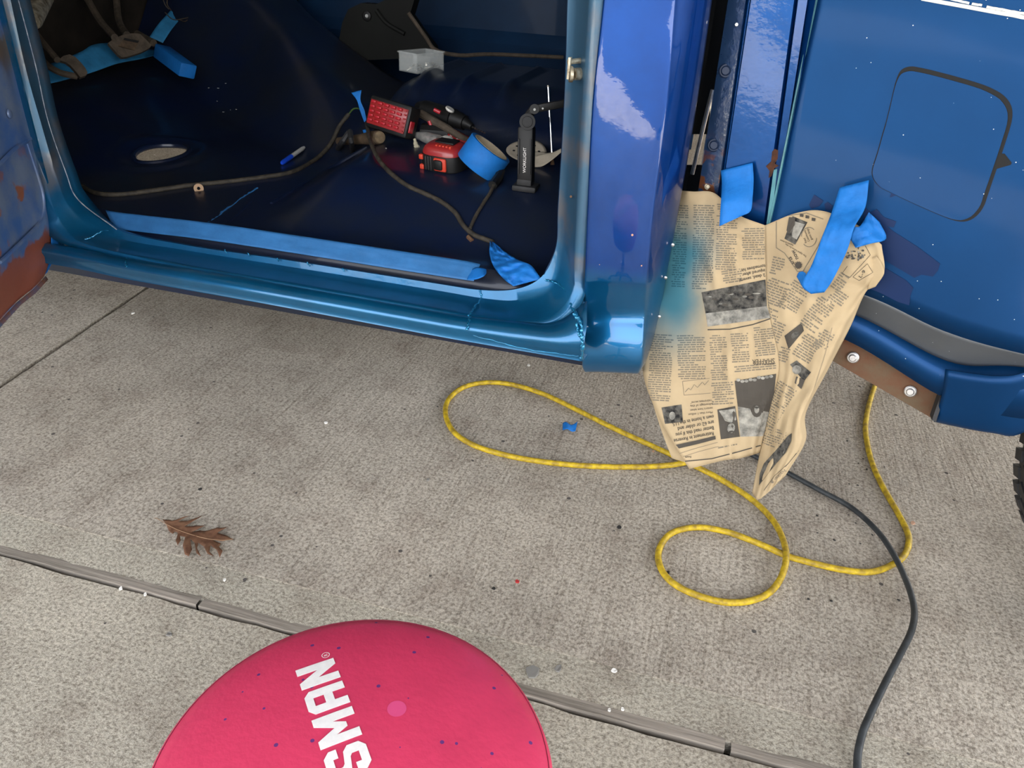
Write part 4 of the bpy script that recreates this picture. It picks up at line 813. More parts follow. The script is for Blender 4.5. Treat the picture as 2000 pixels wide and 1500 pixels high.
# ---- hose and cord on the floor
def floor_curve(L, r, sub=6, lifts=None):
    return curve([atz(px, py, r+(lifts or {}).get(i, 0.0))+V((0, 0, 0.0015)) for i, (px, py) in enumerate(L)], sub)
HP = [(1760, 640), (1725, 715), (1703, 770), (1691, 822), (1692, 858), (1703, 905), (1724, 952), (1756, 1008), (1774, 1048), (1768, 1082), (1742, 1104), (1700, 1118), (1640, 1113), (1560, 1094), (1528, 1083), (1480, 1062), (1420, 1040), (1362, 1031), (1312, 1042), (1287, 1075), (1291, 1112), (1320, 1144), (1380, 1170), (1440, 1178), (1492, 1165), (1522, 1135), (1535, 1092), (1528, 1052), (1505, 1012), (1462, 972), (1400, 933), (1340, 903), (1300, 884), (1200, 838), (1120, 798), (1060, 770), (1000, 752), (950, 748), (906, 757), (877, 780), (870, 808), (884, 842), (920, 868), (972, 886), (1040, 900), (1130, 910), (1220, 913), (1290, 911), (1345, 903), (1420, 880), (1500, 840), (1560, 780), (1590, 700)]
hose = MB().tube(floor_curve(HP, 0.0068, 6, {26: 0.013, 25: 0.006, 27: 0.006, 48: 0.012, 47: 0.006, 49: 0.006}), 0.0068, 12).build('air_hose', P_yellow, angle=80)
tag(hose, 'grimy yellow hose lying in two loops on the concrete', 'hose')
CP = [(1330, 800), (1430, 868), (1500, 905), (1545, 928), (1600, 958), (1662, 992), (1712, 1037), (1745, 1084), (1772, 1142), (1785, 1190), (1780, 1232), (1756, 1282), (1730, 1332), (1702, 1390), (1682, 1440), (1674, 1500), (1690, 1580), (1760, 1700)]
cord = MB().tube(floor_curve(CP, 0.0062, 6, {7: 0.014, 8: 0.013, 9: 0.016, 10: 0.020, 11: 0.022, 12: 0.022, 13: 0.018, 14: 0.012, 6: 0.006}), 0.0062, 12).build('power_cord', P_cord, angle=80)
tag(cord, 'black rubber cord snaking over the floor and across the yellow hose', 'cord')

# ---- dry oak leaf
def leaf():
    m0 = [(308, 1014), (335, 1030), (365, 1042), (400, 1052), (432, 1056), (454, 1054)]
    mid = [atz(px, py, 0.006) for px, py in m0]
    lobes = [[(318, 1016), (338, 1020), (372, 1012), (348, 1022), (366, 1022), (398, 1011), (372, 1026), (360, 1032), (384, 1030), (401, 1031), (384, 1038), (372, 1040), (400, 1040), (425, 1036), (445, 1034), (425, 1044), (437, 1046), (457, 1055)],
             [(436, 1058), (415, 1056), (432, 1062), (428, 1070), (436, 1082), (430, 1094), (424, 1078), (412, 1068), (410, 1082), (420, 1092), (406, 1086), (398, 1070), (388, 1062), (386, 1076), (394, 1092), (385, 1086), (380, 1062), (372, 1056), (376, 1078), (370, 1092), (362, 1088), (358, 1070), (362, 1050), (352, 1048), (354, 1060), (348, 1070), (344, 1060), (348, 1044), (342, 1040), (338, 1046), (330, 1038), (326, 1028)]]
    out = [atz(px, py, 0.003) for px, py in lobes[0]+lobes[1]]
    c = sum(out, V())/len(out)
    bm = bmesh.new(); vs = [bm.verts.new(p) for p in out]; bm.faces.new(vs)
    bmesh.ops.triangulate(bm, faces=bm.faces[:]); bmesh.ops.subdivide_edges(bm, edges=bm.edges[:], cuts=2, use_grid_fill=True)
    for v in bm.verts:
        d = min((v.co-m).length for m in mid); v.co.z = 0.003+0.006*ss(0, 0.04, d)+0.004*abs(mnoise.noise(v.co*45))
    bm.verts.index_update(); mb = MB().add([v.co.copy() for v in bm.verts], [tuple(v.index for v in f.verts) for f in bm.faces]); bm.free()
    root = thing('oak_leaf', (c.x, c.y, 0), 'dry brown lobed oak leaf on the concrete', 'leaf')
    mb.build('leaf_blade', P_leaf, root, thick=0.0004, angle=80)
    MB().tube(curve([atz(302, 1012, 0.010)]+[m+V((0, 0, 0.0012)) for m in mid], 4), 0.0007, 6).build('leaf_stem', mat('pale_leaf_vein', (0.26, 0.15, 0.08), 0.7), root)
leaf()

# ---- shop stool
seat_c = V((-0.236, 0.397, 0)); SRD = 0.1915; ZT = 0.437
stool = thing('shop_stool', (seat_c.x, seat_c.y, 0), 'round red vinyl shop stool with white lettering on the seat', 'stool')
def dome(r): return ZT-0.017*(r/SRD)**2-0.012*(r/SRD)**6
prof = [(0.0005, ZT)]+[(SRD*k/14*0.985, dome(SRD*k/14*0.985)) for k in range(1, 15)]
Ms = Matrix.Translation((seat_c.x, seat_c.y, 0))
cush = MB().lathe(prof+[(SRD, 0.402), (SRD+0.001, 0.395), (SRD-0.002, 0.380), (SRD-0.006, 0.365), (0.02, 0.362)], Ms, 96).build('seat_cushion', P_vinyl, stool, angle=60)
MB().tube([V((seat_c.x+SRD*0.975*math.cos(a), seat_c.y+SRD*0.975*math.sin(a), dome(SRD*0.975)-0.0002)) for a in [2*PI*i/96 for i in range(97)]], 0.0006, 6, False).build('seam', mat('dark_red_seam', (0.20, 0.01, 0.03), 0.6), cush)
MB().lathe([(0.165, 0.352), (0.170, 0.362), (0.01, 0.3621)], Ms, 48).build('seat_base', P_black, stool)
MB().lathe([(0.026, 0.10), (0.026, 0.24), (0.018, 0.245), (0.018, 0.355)], Ms, 24).build('post', P_chrome, stool)
for k in range(5):
    a = 2*PI*k/5+0.3; d = V((math.cos(a), math.sin(a), 0)); b0 = V((seat_c.x, seat_c.y, 0.115))
    lg = MB().tube([b0+d*0.02, b0+d*0.10, b0+d*0.17+V((0, 0, -0.035))], [0.016, 0.014, 0.011], 10).build('leg', P_black, stool)
    w = b0+d*0.17; t = V((-d.y, d.x, 0))
    MB().cyl(V((w.x, w.y, 0.025))-t*0.012, V((w.x, w.y, 0.025))+t*0.012, 0.025, 0.025, 20).tube([V((w.x, w.y, 0.03)), V((w.x, w.y, 0.085))], 0.006, 8).build('caster', P_rub, lg)
# block lettering
GL = {'M': [[(0, 0), (0, 1), (.20, 1), (.40, .55), (.60, 1), (.80, 1), (.80, 0), (.58, 0), (.58, .55), (.46, .25), (.34, .25), (.22, .55), (.22, 0)]],
      'N': [[(0, 0), (0, 1), (.20, 1), (.46, .48), (.46, 1), (.68, 1), (.68, 0), (.48, 0), (.22, .52), (.22, 0)]],
      'T': [[(.24, 0), (.24, .80), (0, .80), (0, 1), (.70, 1), (.70, .80), (.46, .80), (.46, 0)]],
      'F': [[(0, 0), (0, 1), (.62, 1), (.62, .80), (.22, .80), (.22, .60), (.54, .60), (.54, .41), (.22, .41), (.22, 0)]],
      'C': [[(.14, 0), (0, .14), (0, .86), (.14, 1), (.54, 1), (.68, .86), (.68, .66), (.46, .66), (.46, .80), (.22, .80), (.22, .20), (.46, .20), (.46, .34), (.68, .34), (.68, .14), (.54, 0)]],
      'S': [[(.14, 0), (0, .14), (0, .34), (.22, .34), (.22, .20), (.46, .20), (.46, .36), (.40, .41), (.12, .46), (0, .58), (0, .86), (.14, 1), (.54, 1), (.68, .86), (.68, .68), (.46, .68), (.46, .80), (.22, .80), (.22, .64), (.28, .59), (.56, .54), (.68, .42), (.68, .14), (.54, 0)]],
      'A': [[(0, 0), (0, .86), (.14, 1), (.34, 1), (.34, .80), (.22, .80), (.22, .54), (.34, .54), (.34, .32), (.22, .32), (.22, 0)], [(.34, 1), (.54, 1), (.68, .86), (.68, 0), (.46, 0), (.46, .32), (.34, .32), (.34, .54), (.46, .54), (.46, .80), (.34, .80)]],
      'R': [[(0, 0), (0, 1), (.34, 1), (.34, .80), (.22, .80), (.22, .56), (.34, .56), (.34, .36), (.22, .36), (.22, 0)], [(.34, 1), (.54, 1), (.68, .86), (.68, .50), (.58, .42), (.70, 0), (.48, 0), (.38, .36), (.34, .36), (.34, .56), (.46, .56), (.46, .80), (.34, .80)]]}
tn = atz(600+20, 1308, ZT); ts = atz(680, 1487, ZT); td = (tn-ts); td.z = 0; td = td.normalized(); tu = V((-td.y, td.x, 0))   # reading direction and letter-up
LH = 0.040; base = atz(650, 1276, ZT)
def seatpt(p, off=0.0006):
    r = (V((p.x, p.y, 0))-seat_c).length; return V((p.x, p.y, dome(r)+off))
def put_letters(word, end):
    ws = [max(x for q in GL[c] for x, y in q)*LH*1.10 for c in word]; gp = LH*0.13
    tot = sum(ws)+gp*(len(ws)-1); s = -tot
    for c, w in zip(word, ws):
        mb = MB()
        for q in GL[c]:
            bm = bmesh.new(); vs = [bm.verts.new((x*1.10*LH, y*LH, 0)) for x, y in q]; bm.faces.new(vs)
            bmesh.ops.triangulate(bm, faces=bm.faces[:]); bmesh.ops.subdivide_edges(bm, edges=bm.edges[:], cuts=1); bm.verts.index_update()
            mb.add([seatpt(end+td*(s+v.co.x)+tu*v.co.y) for v in bm.verts], [tuple(v.index for v in f.verts) for f in bm.faces]); bm.free()
        if all((V((v.x, v.y, 0))-seat_c).length < SRD*0.97 for v in mb.v): mb.build('letter', P_letter, cush, smooth=False, thick=0.0002)
        s += w+gp
put_letters('CRAFTSMAN', base)
rc_ = atz(635, 1269, ZT); mb = MB()
mb.grid([[seatpt(rc_+V((math.cos(a), math.sin(a), 0))*r) for r in (0.0036, 0.0043)] for a in [2*PI*i/24 for i in range(25)]])
vs, fs = text2d('R', 0.01); mb.add([seatpt(rc_+td*((a-0.33)*0.0055)+tu*((b-0.34)*0.0055)) for a, b in vs], fs); mb.build('registered_mark', P_letter, cush, smooth=False)
MB().poly([seatpt(atz(775, 1382, ZT)+V((math.cos(a), math.sin(a), 0))*0.0095, 0.0003) for a in [2*PI*i/28 for i in range(28)]]).build('faded_spot', mat('pink_faded_vinyl', (0.66, 0.07, 0.20), 0.5), cush, smooth=False)
# ================================================================== tools on the cab floor
def frame3(o, x, yhint):
    x = V(x).normalized(); z = x.cross(V(yhint)).normalized(); y = z.cross(x); Mx = Matrix((x, y, z)).transposed().to_4x4(); Mx.translation = V(o); return Mx
# ---- case with red ribbed face
b0 = drop(760, 268); Yc = b0.y-0.02
c00, c10, c01 = at(724, 188, Yc+0.005), at(803, 212, Yc-0.02), at(715, 246, Yc-0.015)
Mc = frame3(c00, c10-c00, c01-c00); w = (c10-c00).length*1.04; h = (c01-c00).length*1.10
Mc = Mc @ Matrix.Translation((-0.003, -0.006, 0))
nz = Mc.to_3x3() @ V((0, 0, 1)); s = 1 if nz.dot(VIEW(c00)) > 0 else -1
case = thing('tool_case', b0, 'black case with a red ribbed face leaning on the cab floor', 'case')
MB().box((w/2, h/2, -s*0.026), (w, h, 0.05), Mc, 0.008).build('case_body', P_black, case)
pan = MB().box((w/2, h/2, -s*0.0005), (w*0.88, h*0.74, 0.006), Mc, 0.001).build('red_panel', P_redd, case)
me = None
for i in range(5):
    for j in range(5):
        cx, cy = w*(0.085+0.155*i), h*(0.155+0.138*j)
        cl = MB().box((cx+w*0.065, cy+h*0.036, s*0.005), (w*0.105, h*0.082, 0.008), Mc, 0.002).build('ridge', P_red, pan)
for j in range(6): MB().box((w*0.905, h*(0.18+0.125*j), s*0.004), (w*0.05, h*0.05, 0.004), Mc).build('notch_bar', P_redd, pan)
MB().box((w*1.0, h*0.62, -s*0.018), (0.006, h*0.36, 0.02), Mc, 0.002).build('latch', P_red, case)
# ---- cordless drill behind it
d0 = drop(850, 262); Yd = d0.y+0.03
p0, p1, p2, p3 = at(818, 212, Yd+0.05), at(886, 232, Yd+0.0), at(908, 240, Yd-0.01), at(922, 248, Yd-0.02)
drill = thing('cordless_drill', d0, 'black cordless drill with red accents lying behind the tape roll', 'drill')
k = pxm(p1)
MB().cyl(p0, p0.lerp(p1, 0.2), 14*k, 20*k, 20).cyl(p0.lerp(p1, 0.2), p1, 20*k, 19*k, 20).build('motor_housing', P_black, drill)
MB().cyl(p1, p2, 18*k, 14*k, 20).build('clutch_collar', P_black, drill); MB().lathe([(14.6*k, 0), (14.6*k, 0.003), (13*k, 0.003)], Matrix.Translation(p1.lerp(p2, 0.55)) @ (p2-p1).to_track_quat('Z', 'Y').to_matrix().to_4x4(), 24).build('chuck_ring', P_chrome, drill)
MB().cyl(p2, p3, 11*k, 6*k, 16).build('chuck', P_black, drill)
bt = MB()
e = at(948, 260, Yd-0.05); L = []
for i in range(33): L.append(p3.lerp(e, i/32))
bt.tube(L, [0.0024*(0.8+0.35*math.sin(i*1.1)) for i in range(33)], 6).build('drill_bit', P_steel, drill)
MB().tube(curve([at(822, 222, Yd+0.0), at(850, 238, Yd-0.03), at(872, 250, Yd-0.05), at(900, 268, Yd-0.07), at(925, 282, Yd-0.09)], 5), [0.011]*6+[0.010]*6+[0.009]*9, 10).build('grip', P_pedal, drill)
MB().tube([at(826, 258, Yd-0.03), at(880, 262, Yd-0.03)], 0.024, 10).build('battery', P_black, drill)
for a, b in (((848, 214), (860, 220)), ((838, 236), (842, 246)), ((848, 240), (864, 247))): MB().tube([at(*a, Yd-0.035), at(*b, Yd-0.035)], 0.005, 8).build('accent', P_red, drill)
MB().lathe([(0.0, 0), (0.010, 0.001), (0.013, 0.004), (0.012, 0.008)], Matrix.Translation(at(877, 217, Yd-0.02)) @ Matrix.Rotation(0.5, 4, 'Y'), 14).build('bit_cup', P_white, drill)
# ---- foil tube with white cap, and cream putty knife end
g0 = drop(850, 292); Yg = g0.y+0.02
tube_ = thing('sealant_tube', g0, 'crumpled silver sealant tube with a white cap beside the case', 'tube')
cvs = curve([at(800, 262, Yg+0.05), at(822, 266, Yg+0.03), at(845, 272, Yg+0.01), at(858, 275, Yg)], 5)
MB().tube(cvs, [0.006+0.009*ss(0, 8, i) for i in range(len(cvs))], 12).build('tube_body', P_silver, tube_)
MB().lathe([(0.002, -0.016), (0.017, -0.012), (0.021, 0), (0.017, 0.013), (0.006, 0.018)], Matrix.Translation(at(872, 279, Yg-0.01)), 20).build('cap', P_white, tube_)
q = drop(815, 288)
cb = MB().tube(curve([at(810, 272, Yg-0.0), at(812, 282, Yg-0.01), at(815, 291, q.y)], 4), [0.004]*3+[0.006]*3+[0.008]*3, 8).build('cap_plug', P_cream); tag(cb, 'small cream plastic plug beside the red tape measure', 'plug')
# ---- putty tube with red label
pt = thing('putty_tube', drop(892, 292), 'red labelled putty tube with white shoulder behind the blue tape roll', 'tube')
Yp = Yg+0.02
a_, b_ = at(870, 262, Yp+0.05), at(908, 284, Yp)
kk = pxm(a_)
MB().cyl(a_, a_.lerp(b_, 0.32), 9*kk, 17*kk, 20).build('shoulder', P_white, pt); MB().cyl(a_.lerp(b_, 0.32), b_.lerp(a_, -0.3), 17*kk, 18*kk, 24).build('red_label', P_redd, pt)
ax = (b_-a_).normalized()
def onlab(u, v, base):
    side = ax.cross(VIEW(base)).normalized(); nrm = side.cross(ax).normalized(); ang = u/(18*kk)
    return base+ax*v+(side*math.sin(ang)+nrm*math.cos(ang))*(18.4*kk)
for i, t in enumerate(('GLAZING &', 'SPOT PUTTY')):
    vs, fs = text2d(t, 0.01); wd = max(v[0] for v in vs); base_ = a_.lerp(b_, 0.62+0.32*i)
    MB().add([onlab(((v[0]/wd)-0.5)*0.036, -v[1]*0.010, base_) for v in vs], fs).build('label_print', P_letter, pt, smooth=False)
# ---- tape measure
m0 = drop(862, 334); Ym = m0.y
tm = thing('tape_measure', m0, 'red and black tape measure lying on its side', 'tape measure')
Mt = Matrix.Translation(m0+V((0, 0.034, 0))) @ Matrix.Rotation(-0.17, 4, 'Z') @ Matrix.Rotation(0.10, 4, 'X')
R0 = 44*pxm(m0)
def squarc(R, n=40, p=3.2): return [(R*abs(math.cos(a))**(2/p)*(1 if math.cos(a) >= 0 else -1), R*0.88*abs(math.sin(a))**(2/p)*(1 if math.sin(a) >= 0 else -1)) for a in [2*PI*i/n for i in range(n)]]
def stack(levels, M_):                            # levels: (scale, z)
    mb = MB(); n = 40; vs = []; fs = []
    for sc_, z in levels: vs += [M_ @ V((x, y, z)) for x, y in squarc(sc_)]
    for i in range(len(levels)-1):
        for k_ in range(n): a = i*n+k_; b = i*n+(k_+1) % n; fs.append((a, b, b+n, a+n))
    fs.append(tuple(range(n-1, -1, -1))); fs.append(tuple(range((len(levels)-1)*n, len(levels)*n))); return mb.add(vs, fs)
stack([(R0*0.9, 0), (R0*0.99, 0.006), (R0, 0.016), (R0, 0.032), (R0*0.97, 0.042)], Mt).build('case_rim', P_black, tm)
stack([(R0*0.94, 0.040), (R0*0.93, 0.047), (R0*0.84, 0.056), (R0*0.70, 0.062), (R0*0.4, 0.065)], Mt).build('red_shell', P_redd, tm)
MB().box((R0*0.10, 0.002, 0.066), (R0*0.95, R0*0.62, 0.005), Mt, 0.002).build('belt_clip', P_black, tm)
for i in range(5): MB().box((-R0*0.12+R0*0.17*i, -R0*0.48, 0.0625), (R0*0.10, R0*0.2, 0.006), Mt, 0.001).build('grip_tooth', P_orange, tm)
for x, wd in ((-0.80, .13), (-0.78, .13)): MB().box((R0*x, -R0*0.72, 0.010 if x > -.79 else 0.034), (R0*wd*1.6, R0*0.2, 0.012), Mt @ Matrix.Rotation(0, 4, 'Z'), 0.002).build('grip_patch', P_orange, tm)
for i in range(3): MB().box((-R0*(0.50-0.13*i), -R0*0.885, 0.024), (R0*0.09, 0.004, 0.034), Mt, 0.001).build('grip_band', P_rub, tm)
MB().box((R0*0.22, -R0*0.885, 0.024), (R0*0.62, 0.008, 0.032), Mt, 0.004).build('lock_surround', P_orange, tm)
MB().box((R0*0.16, -R0*0.915, 0.024), (R0*0.46, 0.014, 0.026), Mt, 0.006).build('lock_button', P_black, tm)
# ---- roll of blue masking tape, tipped
rb = drop(955, 352); 
rcn = at(944, 309, rb.y+0.035); kr = pxm(rcn)
axd = (RC @ V((0.60, -0.70, -0.38))).normalized(); Mr = Matrix.Translation(rcn-axd*0.028) @ axd.to_track_quat('Z', 'Y').to_matrix().to_4x4()
RR = 45*kr; RI = RR*0.80; HT = 0.060
roll = thing('tape_roll', rb, 'roll of bright blue masking tape tipped against the tape measure', 'tape')
MB().lathe([(RI+0.002, 0), (RR-0.001, 0), (RR, 0.001), (RR, HT-0.001), (RR-0.001, HT), (RI+0.002, HT)], Mr, 64, cap=False).build('blue_tape', P_tape, roll, angle=50)
core = MB().lathe([(RI+0.0022, -0.001), (RI, -0.001), (RI, HT+0.001), (RI+0.0022, HT+0.001), (RI+0.0022, -0.001)], Mr, 64, cap=False).build('cardboard_core', P_card, roll, angle=50)
vv = Mr.inverted().to_3x3() @ (-VIEW(rcn)); far_a = math.atan2(vv.y, vv.x)
for t, v0, sz, off_ in (('ScotchBlue', 0.018, 0.012, 0.2), ('PAINTER’S TAPE', 0.036, 0.008, 0.2)):
    vs, fs = text2d(t, 0.01); wd = max(v[0] for v in vs); arc = 0.055/RI
    MB().add([Mr @ V(((RI-0.0006)*math.cos(far_a+off_-(a/wd-0.5)*arc*1.0), (RI-0.0006)*math.sin(far_a+off_-(a/wd-0.5)*arc), v0+b*sz)) for a, b in vs], fs).build('core_print', P_print, core, smooth=False)
# ---- sanding discs
sdp = drop(1020, 318)
def disc(name, c, rx_, n_, label, holes=True, seed=0):
    n_ = V(n_).normalized(); Mx = Matrix.Translation(c) @ n_.to_track_quat('Z', 'Y').to_matrix().to_4x4(); mb = MB(); nr, na = 6, 48; vs = []; fs = []
    hs = [(0.62*math.cos(a), 0.62*math.sin(a)) for a in [PI/4*i for i in range(8)]]
    G = [[Mx @ V((rx_*r/nr*math.cos(a), rx_*r/nr*math.sin(a), 0.004*math.sin(a*2+seed)*(r/nr)**2)) for a in [2*PI*i/na for i in range(na+1)]] for r in range(0, nr+1)]
    o = mb.grid(G).build(name, P_sand, thick=0.0008, angle=80); tag(o, label, 'sanding disc')
    for hx_, hy_ in hs:
        hm = MB().poly([Mx @ V((rx_*(hx_+0.07*math.cos(a)), rx_*(hy_+0.07*math.sin(a)), 0.004*math.sin(math.atan2(hy_, hx_)*2+seed)*0.4+0.0010)) for a in [2*PI*i/12 for i in range(12)]]).build('dust_hole', P_slit, o, smooth=False)
    return o
disc('sanding_disc', at(1022, 302, sdp.y+0.0)+V((0, 0.03, 0.002)), 40*pxm(sdp), (0.12, -0.32, 0.94), 'cream sanding disc with dust holes propped behind the work light')
q0 = drop(1060, 322)
ribbon('sanding_sheet', [at(1040, 306, q0.y), at(1060, 300, q0.y), at(1080, 297, q0.y+0.01), at(1096, 290, q0.y+0.01)], [at(1040, 326, q0.y-0.03), at(1058, 325, q0.y-0.03), at(1076, 314, q0.y-0.02), at(1098, 296, q0.y)], 14, P_sand, seed=2, label='pale curled sanding sheet beside the chrome rod', cat='sandpaper', lift=0.002)
# ---- work light
w0_ = drop(1027, 374); Yw_ = w0_.y; kw = pxm(w0_)
wl_ = thing('work_light', w0_, 'black folding work light standing upright on the cab floor', 'work light')
def W3(px, py, dy=0.0): return at(px, py, Yw_+dy)
MB().box((0, 0, 0.006), (48*kw, 40*kw, 0.014), Matrix.Translation(W3(1027, 370, 0.015)), 0.004).build('base', P_rub, wl_)
MB().box((0, 0, 0), (30*kw, 0.03, 0.02), Matrix.Translation(W3(1026, 356, 0.015)), 0.004).build('base_hinge', P_rub, wl_)
top, bot = W3(1029, 246, 0.03), W3(1027, 358, 0.015); axw = (top-bot).normalized(); Mh = frame3(bot, axw, V((0, -1, 0))); Lh = (top-bot).length
body = MB().box((Lh/2, 0, 0), (Lh, 0.030, 31*kw), Mh, 0.006).build('handle_body', P_black, wl_)
yf = (Mh.to_3x3() @ V((0, 1, 0))); fs_ = 1 if yf.dot(VIEW(bot)) > 0 else -1
for z_ in (-11.5*kw, 11.5*kw): MB().box((Lh*0.48, fs_*0.0155, z_), (Lh*0.62, 0.004, 3.2*kw), Mh, 0.0015).build('side_rail', P_rub, wl_)
MB().cyl(W3(1030, 238, 0.012), W3(1030, 238, 0.048), 15*kw, 15*kw, 28).build('pivot', P_black, wl_); MB().cyl(W3(1030, 238, 0.009), W3(1030, 238, 0.013), 9.5*kw, 10.5*kw, 24).build('pivot_cap', P_rub, wl_)
MB().tube([W3(1032, 226, 0.03), W3(1044, 210, 0.03)], 0.010, 10).cyl(W3(1044, 213, 0.018), W3(1044, 213, 0.042), 9*kw, 9*kw, 18).build('hinge_link', P_black, wl_)
MB().cyl(W3(1044, 214, 0.014), W3(1044, 214, 0.018), 2.4*kw, 2.2*kw, 10).build('screw', P_grey, wl_)
arm0, arm1 = W3(1046, 212, 0.03), W3(1112, 200, 0.06); Ma = frame3(arm0, arm1-arm0, V((0, -1, 0)))
arm = MB().box(((arm1-arm0).length/2, 0, 0), ((arm1-arm0).length, 0.016, 14*kw), Ma, 0.003).build('lamp_arm', P_black, wl_)
MB().cyl(W3(1060, 212, 0.015), W3(1060, 212, 0.024), 1.8*kw, 1.8*kw, 10).build('screw', P_grey, wl_)
vs, fs = text2d('WORKLIGHT', 0.0); wd = max(v[0] for v in vs); tl_ = 46*kw*1.02
zf = (Mh.to_3x3() @ V((0, 0, 1))); rgt = 1 if zf.dot(RC @ V((1, 0, 0))) > 0 else -1
MB().add([Mh @ V((Lh*0.20+a/wd*tl_, fs_*0.0156, -rgt*(b-0.35)*8.5*kw)) for a, b in vs], fs).build('lettering', P_letter, wl_, smooth=False)
# ---- chrome rod leaning beside it
r0_ = drop(1079, 324)
rod = thing('magnetic_rod', r0_, 'thin chrome telescopic rod standing behind the work light arm', 'rod')
ra, rb_ = at(1079, 322, r0_.y), at(1071, 170, r0_.y+0.04)
MB().tube([ra, ra.lerp(rb_, 0.62)], 0.0026, 10).build('thin_tube', P_chrome, rod); MB().tube([ra.lerp(rb_, 0.62), rb_], 0.0042, 12).build('thick_tube', P_chrome, rod)
MB().cyl(rb_, rb_+(rb_-ra).normalized()*0.004, 0.0048, 0.004, 12).build('end_cap', P_steel, rod); MB().cyl(ra, ra.lerp(rb_, 0.07), 0.0055, 0.004, 10).build('tip', P_rust, rod)
# ---- clear box of screws
bx0 = drop(815, 146); Mb_ = frame3(bx0, (at(866, 133, bx0.y+0.10)-at(815, 148, bx0.y)) * V((1, 1, 0)), V((0, 0, 1)))
bx = thing('screw_box', bx0, 'small clear plastic box of screws on the transmission hump', 'box')
e1 = Mb_.to_3x3() @ V((1, 0, 0)); e1 = V((e1.x, e1.y, 0)).normalized(); e2 = V((-e1.y, e1.x, 0)); l1, l2, hh = 0.110, 0.075, 0.052
O = bx0+V((0, 0, 0.002))
def bb(a0, a1, b0_, b1, z0, z1): 
    q = [O+e1*a+e2*b for a, b in ((a0, b0_), (a1, b0_), (a1, b1), (a0, b1))]; return MB().prism([p+V((0, 0, z0)) for p in q], (0, 0, z1-z0))
for nm, (a0, a1, b0_, b1, z0, z1) in (('box_bottom', (0, l1, 0, l2, 0, .003)), ('box_wall', (0, l1, 0, .003, .003, hh)), ('box_wall', (0, l1, l2-.003, l2, .003, hh)), ('box_wall', (0, .003, .003, l2-.003, .003, hh)), ('box_wall', (l1-.003, l1, .003, l2-.003, .003, hh)), ('divider', (l1*.5, l1*.5+.002, .003, l2-.003, .003, hh*.8))):
    bb(a0, a1, b0_, b1, z0, z1).build(nm, P_clear, bx, smooth=False)
rim = [(-.002, -.002), (l1+.002, -.002), (l1+.002, l2+.002), (-.002, l2+.002), (-.002, -.002)]
MB().tube([O+e1*a+e2*b+V((0, 0, hh)) for a, b in rim], 0.0022, 6).build('rim', P_clear, bx)
rg = random.Random(4); sm = MB().cyl((0, 0, 0), (0.016, 0, 0), 0.0013, 0.0008, 6).cyl((0, 0, 0), (-0.002, 0, 0), 0.003, 0.003, 8)
first = None
for i in range(26):
    p = O+e1*rg.uniform(.012, l1-.014)+e2*rg.uniform(.010, l2-.012)+V((0, 0, rg.uniform(.006, .020)))
    if first is None:
        first = sm.build('screw', P_steel, loc=(0, 0, 0)); tag(first, 'loose steel screw inside the clear plastic box', 'screw', 'screws in the clear box'); o = first
    else: o = first.copy(); COL.objects.link(o)
    o.location = p; o.rotation_euler = (rg.uniform(-.5, .5), rg.uniform(-.6, .6), rg.uniform(0, 6.28))
# ---- hammer handle and marker
h0 = drop(740, 282)
ha, hb = at(742, 268, h0.y), at(662, 276, h0.y+0.10)
kh = pxm(ha)
hm = thing('hammer_handle', h0, 'dark round-ended wooden handle lying under the red-faced case', 'tool handle')
MB().lathe([(9*kh, 0), (13*kh, 0.006), (13.5*kh, 0.03), (10*kh, 0.09), (8*kh, (ha-hb).length)], Matrix.Translation(ha) @ (hb-ha).to_track_quat('Z', 'Y').to_matrix().to_4x4(), 20).build('shaft', P_handle, hm)
MB().lathe([(12*kh, 0.0), (11*kh, 0.003), (6*kh, 0.005)], Matrix.Translation(ha+(ha-hb).normalized()*0.0) @ (ha-hb).to_track_quat('Z', 'Y').to_matrix().to_4x4(), 20).build('worn_end', mat('worn_wood_end', (0.16, 0.115, 0.065), 0.8, var=0.3, vscale=80), hm)
mk0, mk1 = drop(550, 319, 0.006), drop(594, 288, 0.006)
mk = thing('marker_pen', drop(572, 305), 'white marker pen with a blue cap on the dark cab floor', 'marker')
MB().lathe([(0.0035, 0), (0.006, 0.004), (0.0066, 0.012), (0.0066, (mk1-mk0).length*0.42)], Matrix.Translation(mk0) @ (mk1-mk0).to_track_quat('Z', 'Y').to_matrix().to_4x4(), 14).build('cap', P_blue, mk)
MB().lathe([(0.0058, 0), (0.0058, (mk1-mk0).length*0.50), (0.004, (mk1-mk0).length*0.58)], Matrix.Translation(mk0.lerp(mk1, 0.42)) @ (mk1-mk0).to_track_quat('Z', 'Y').to_matrix().to_4x4(), 14).build('barrel', P_grey, mk)
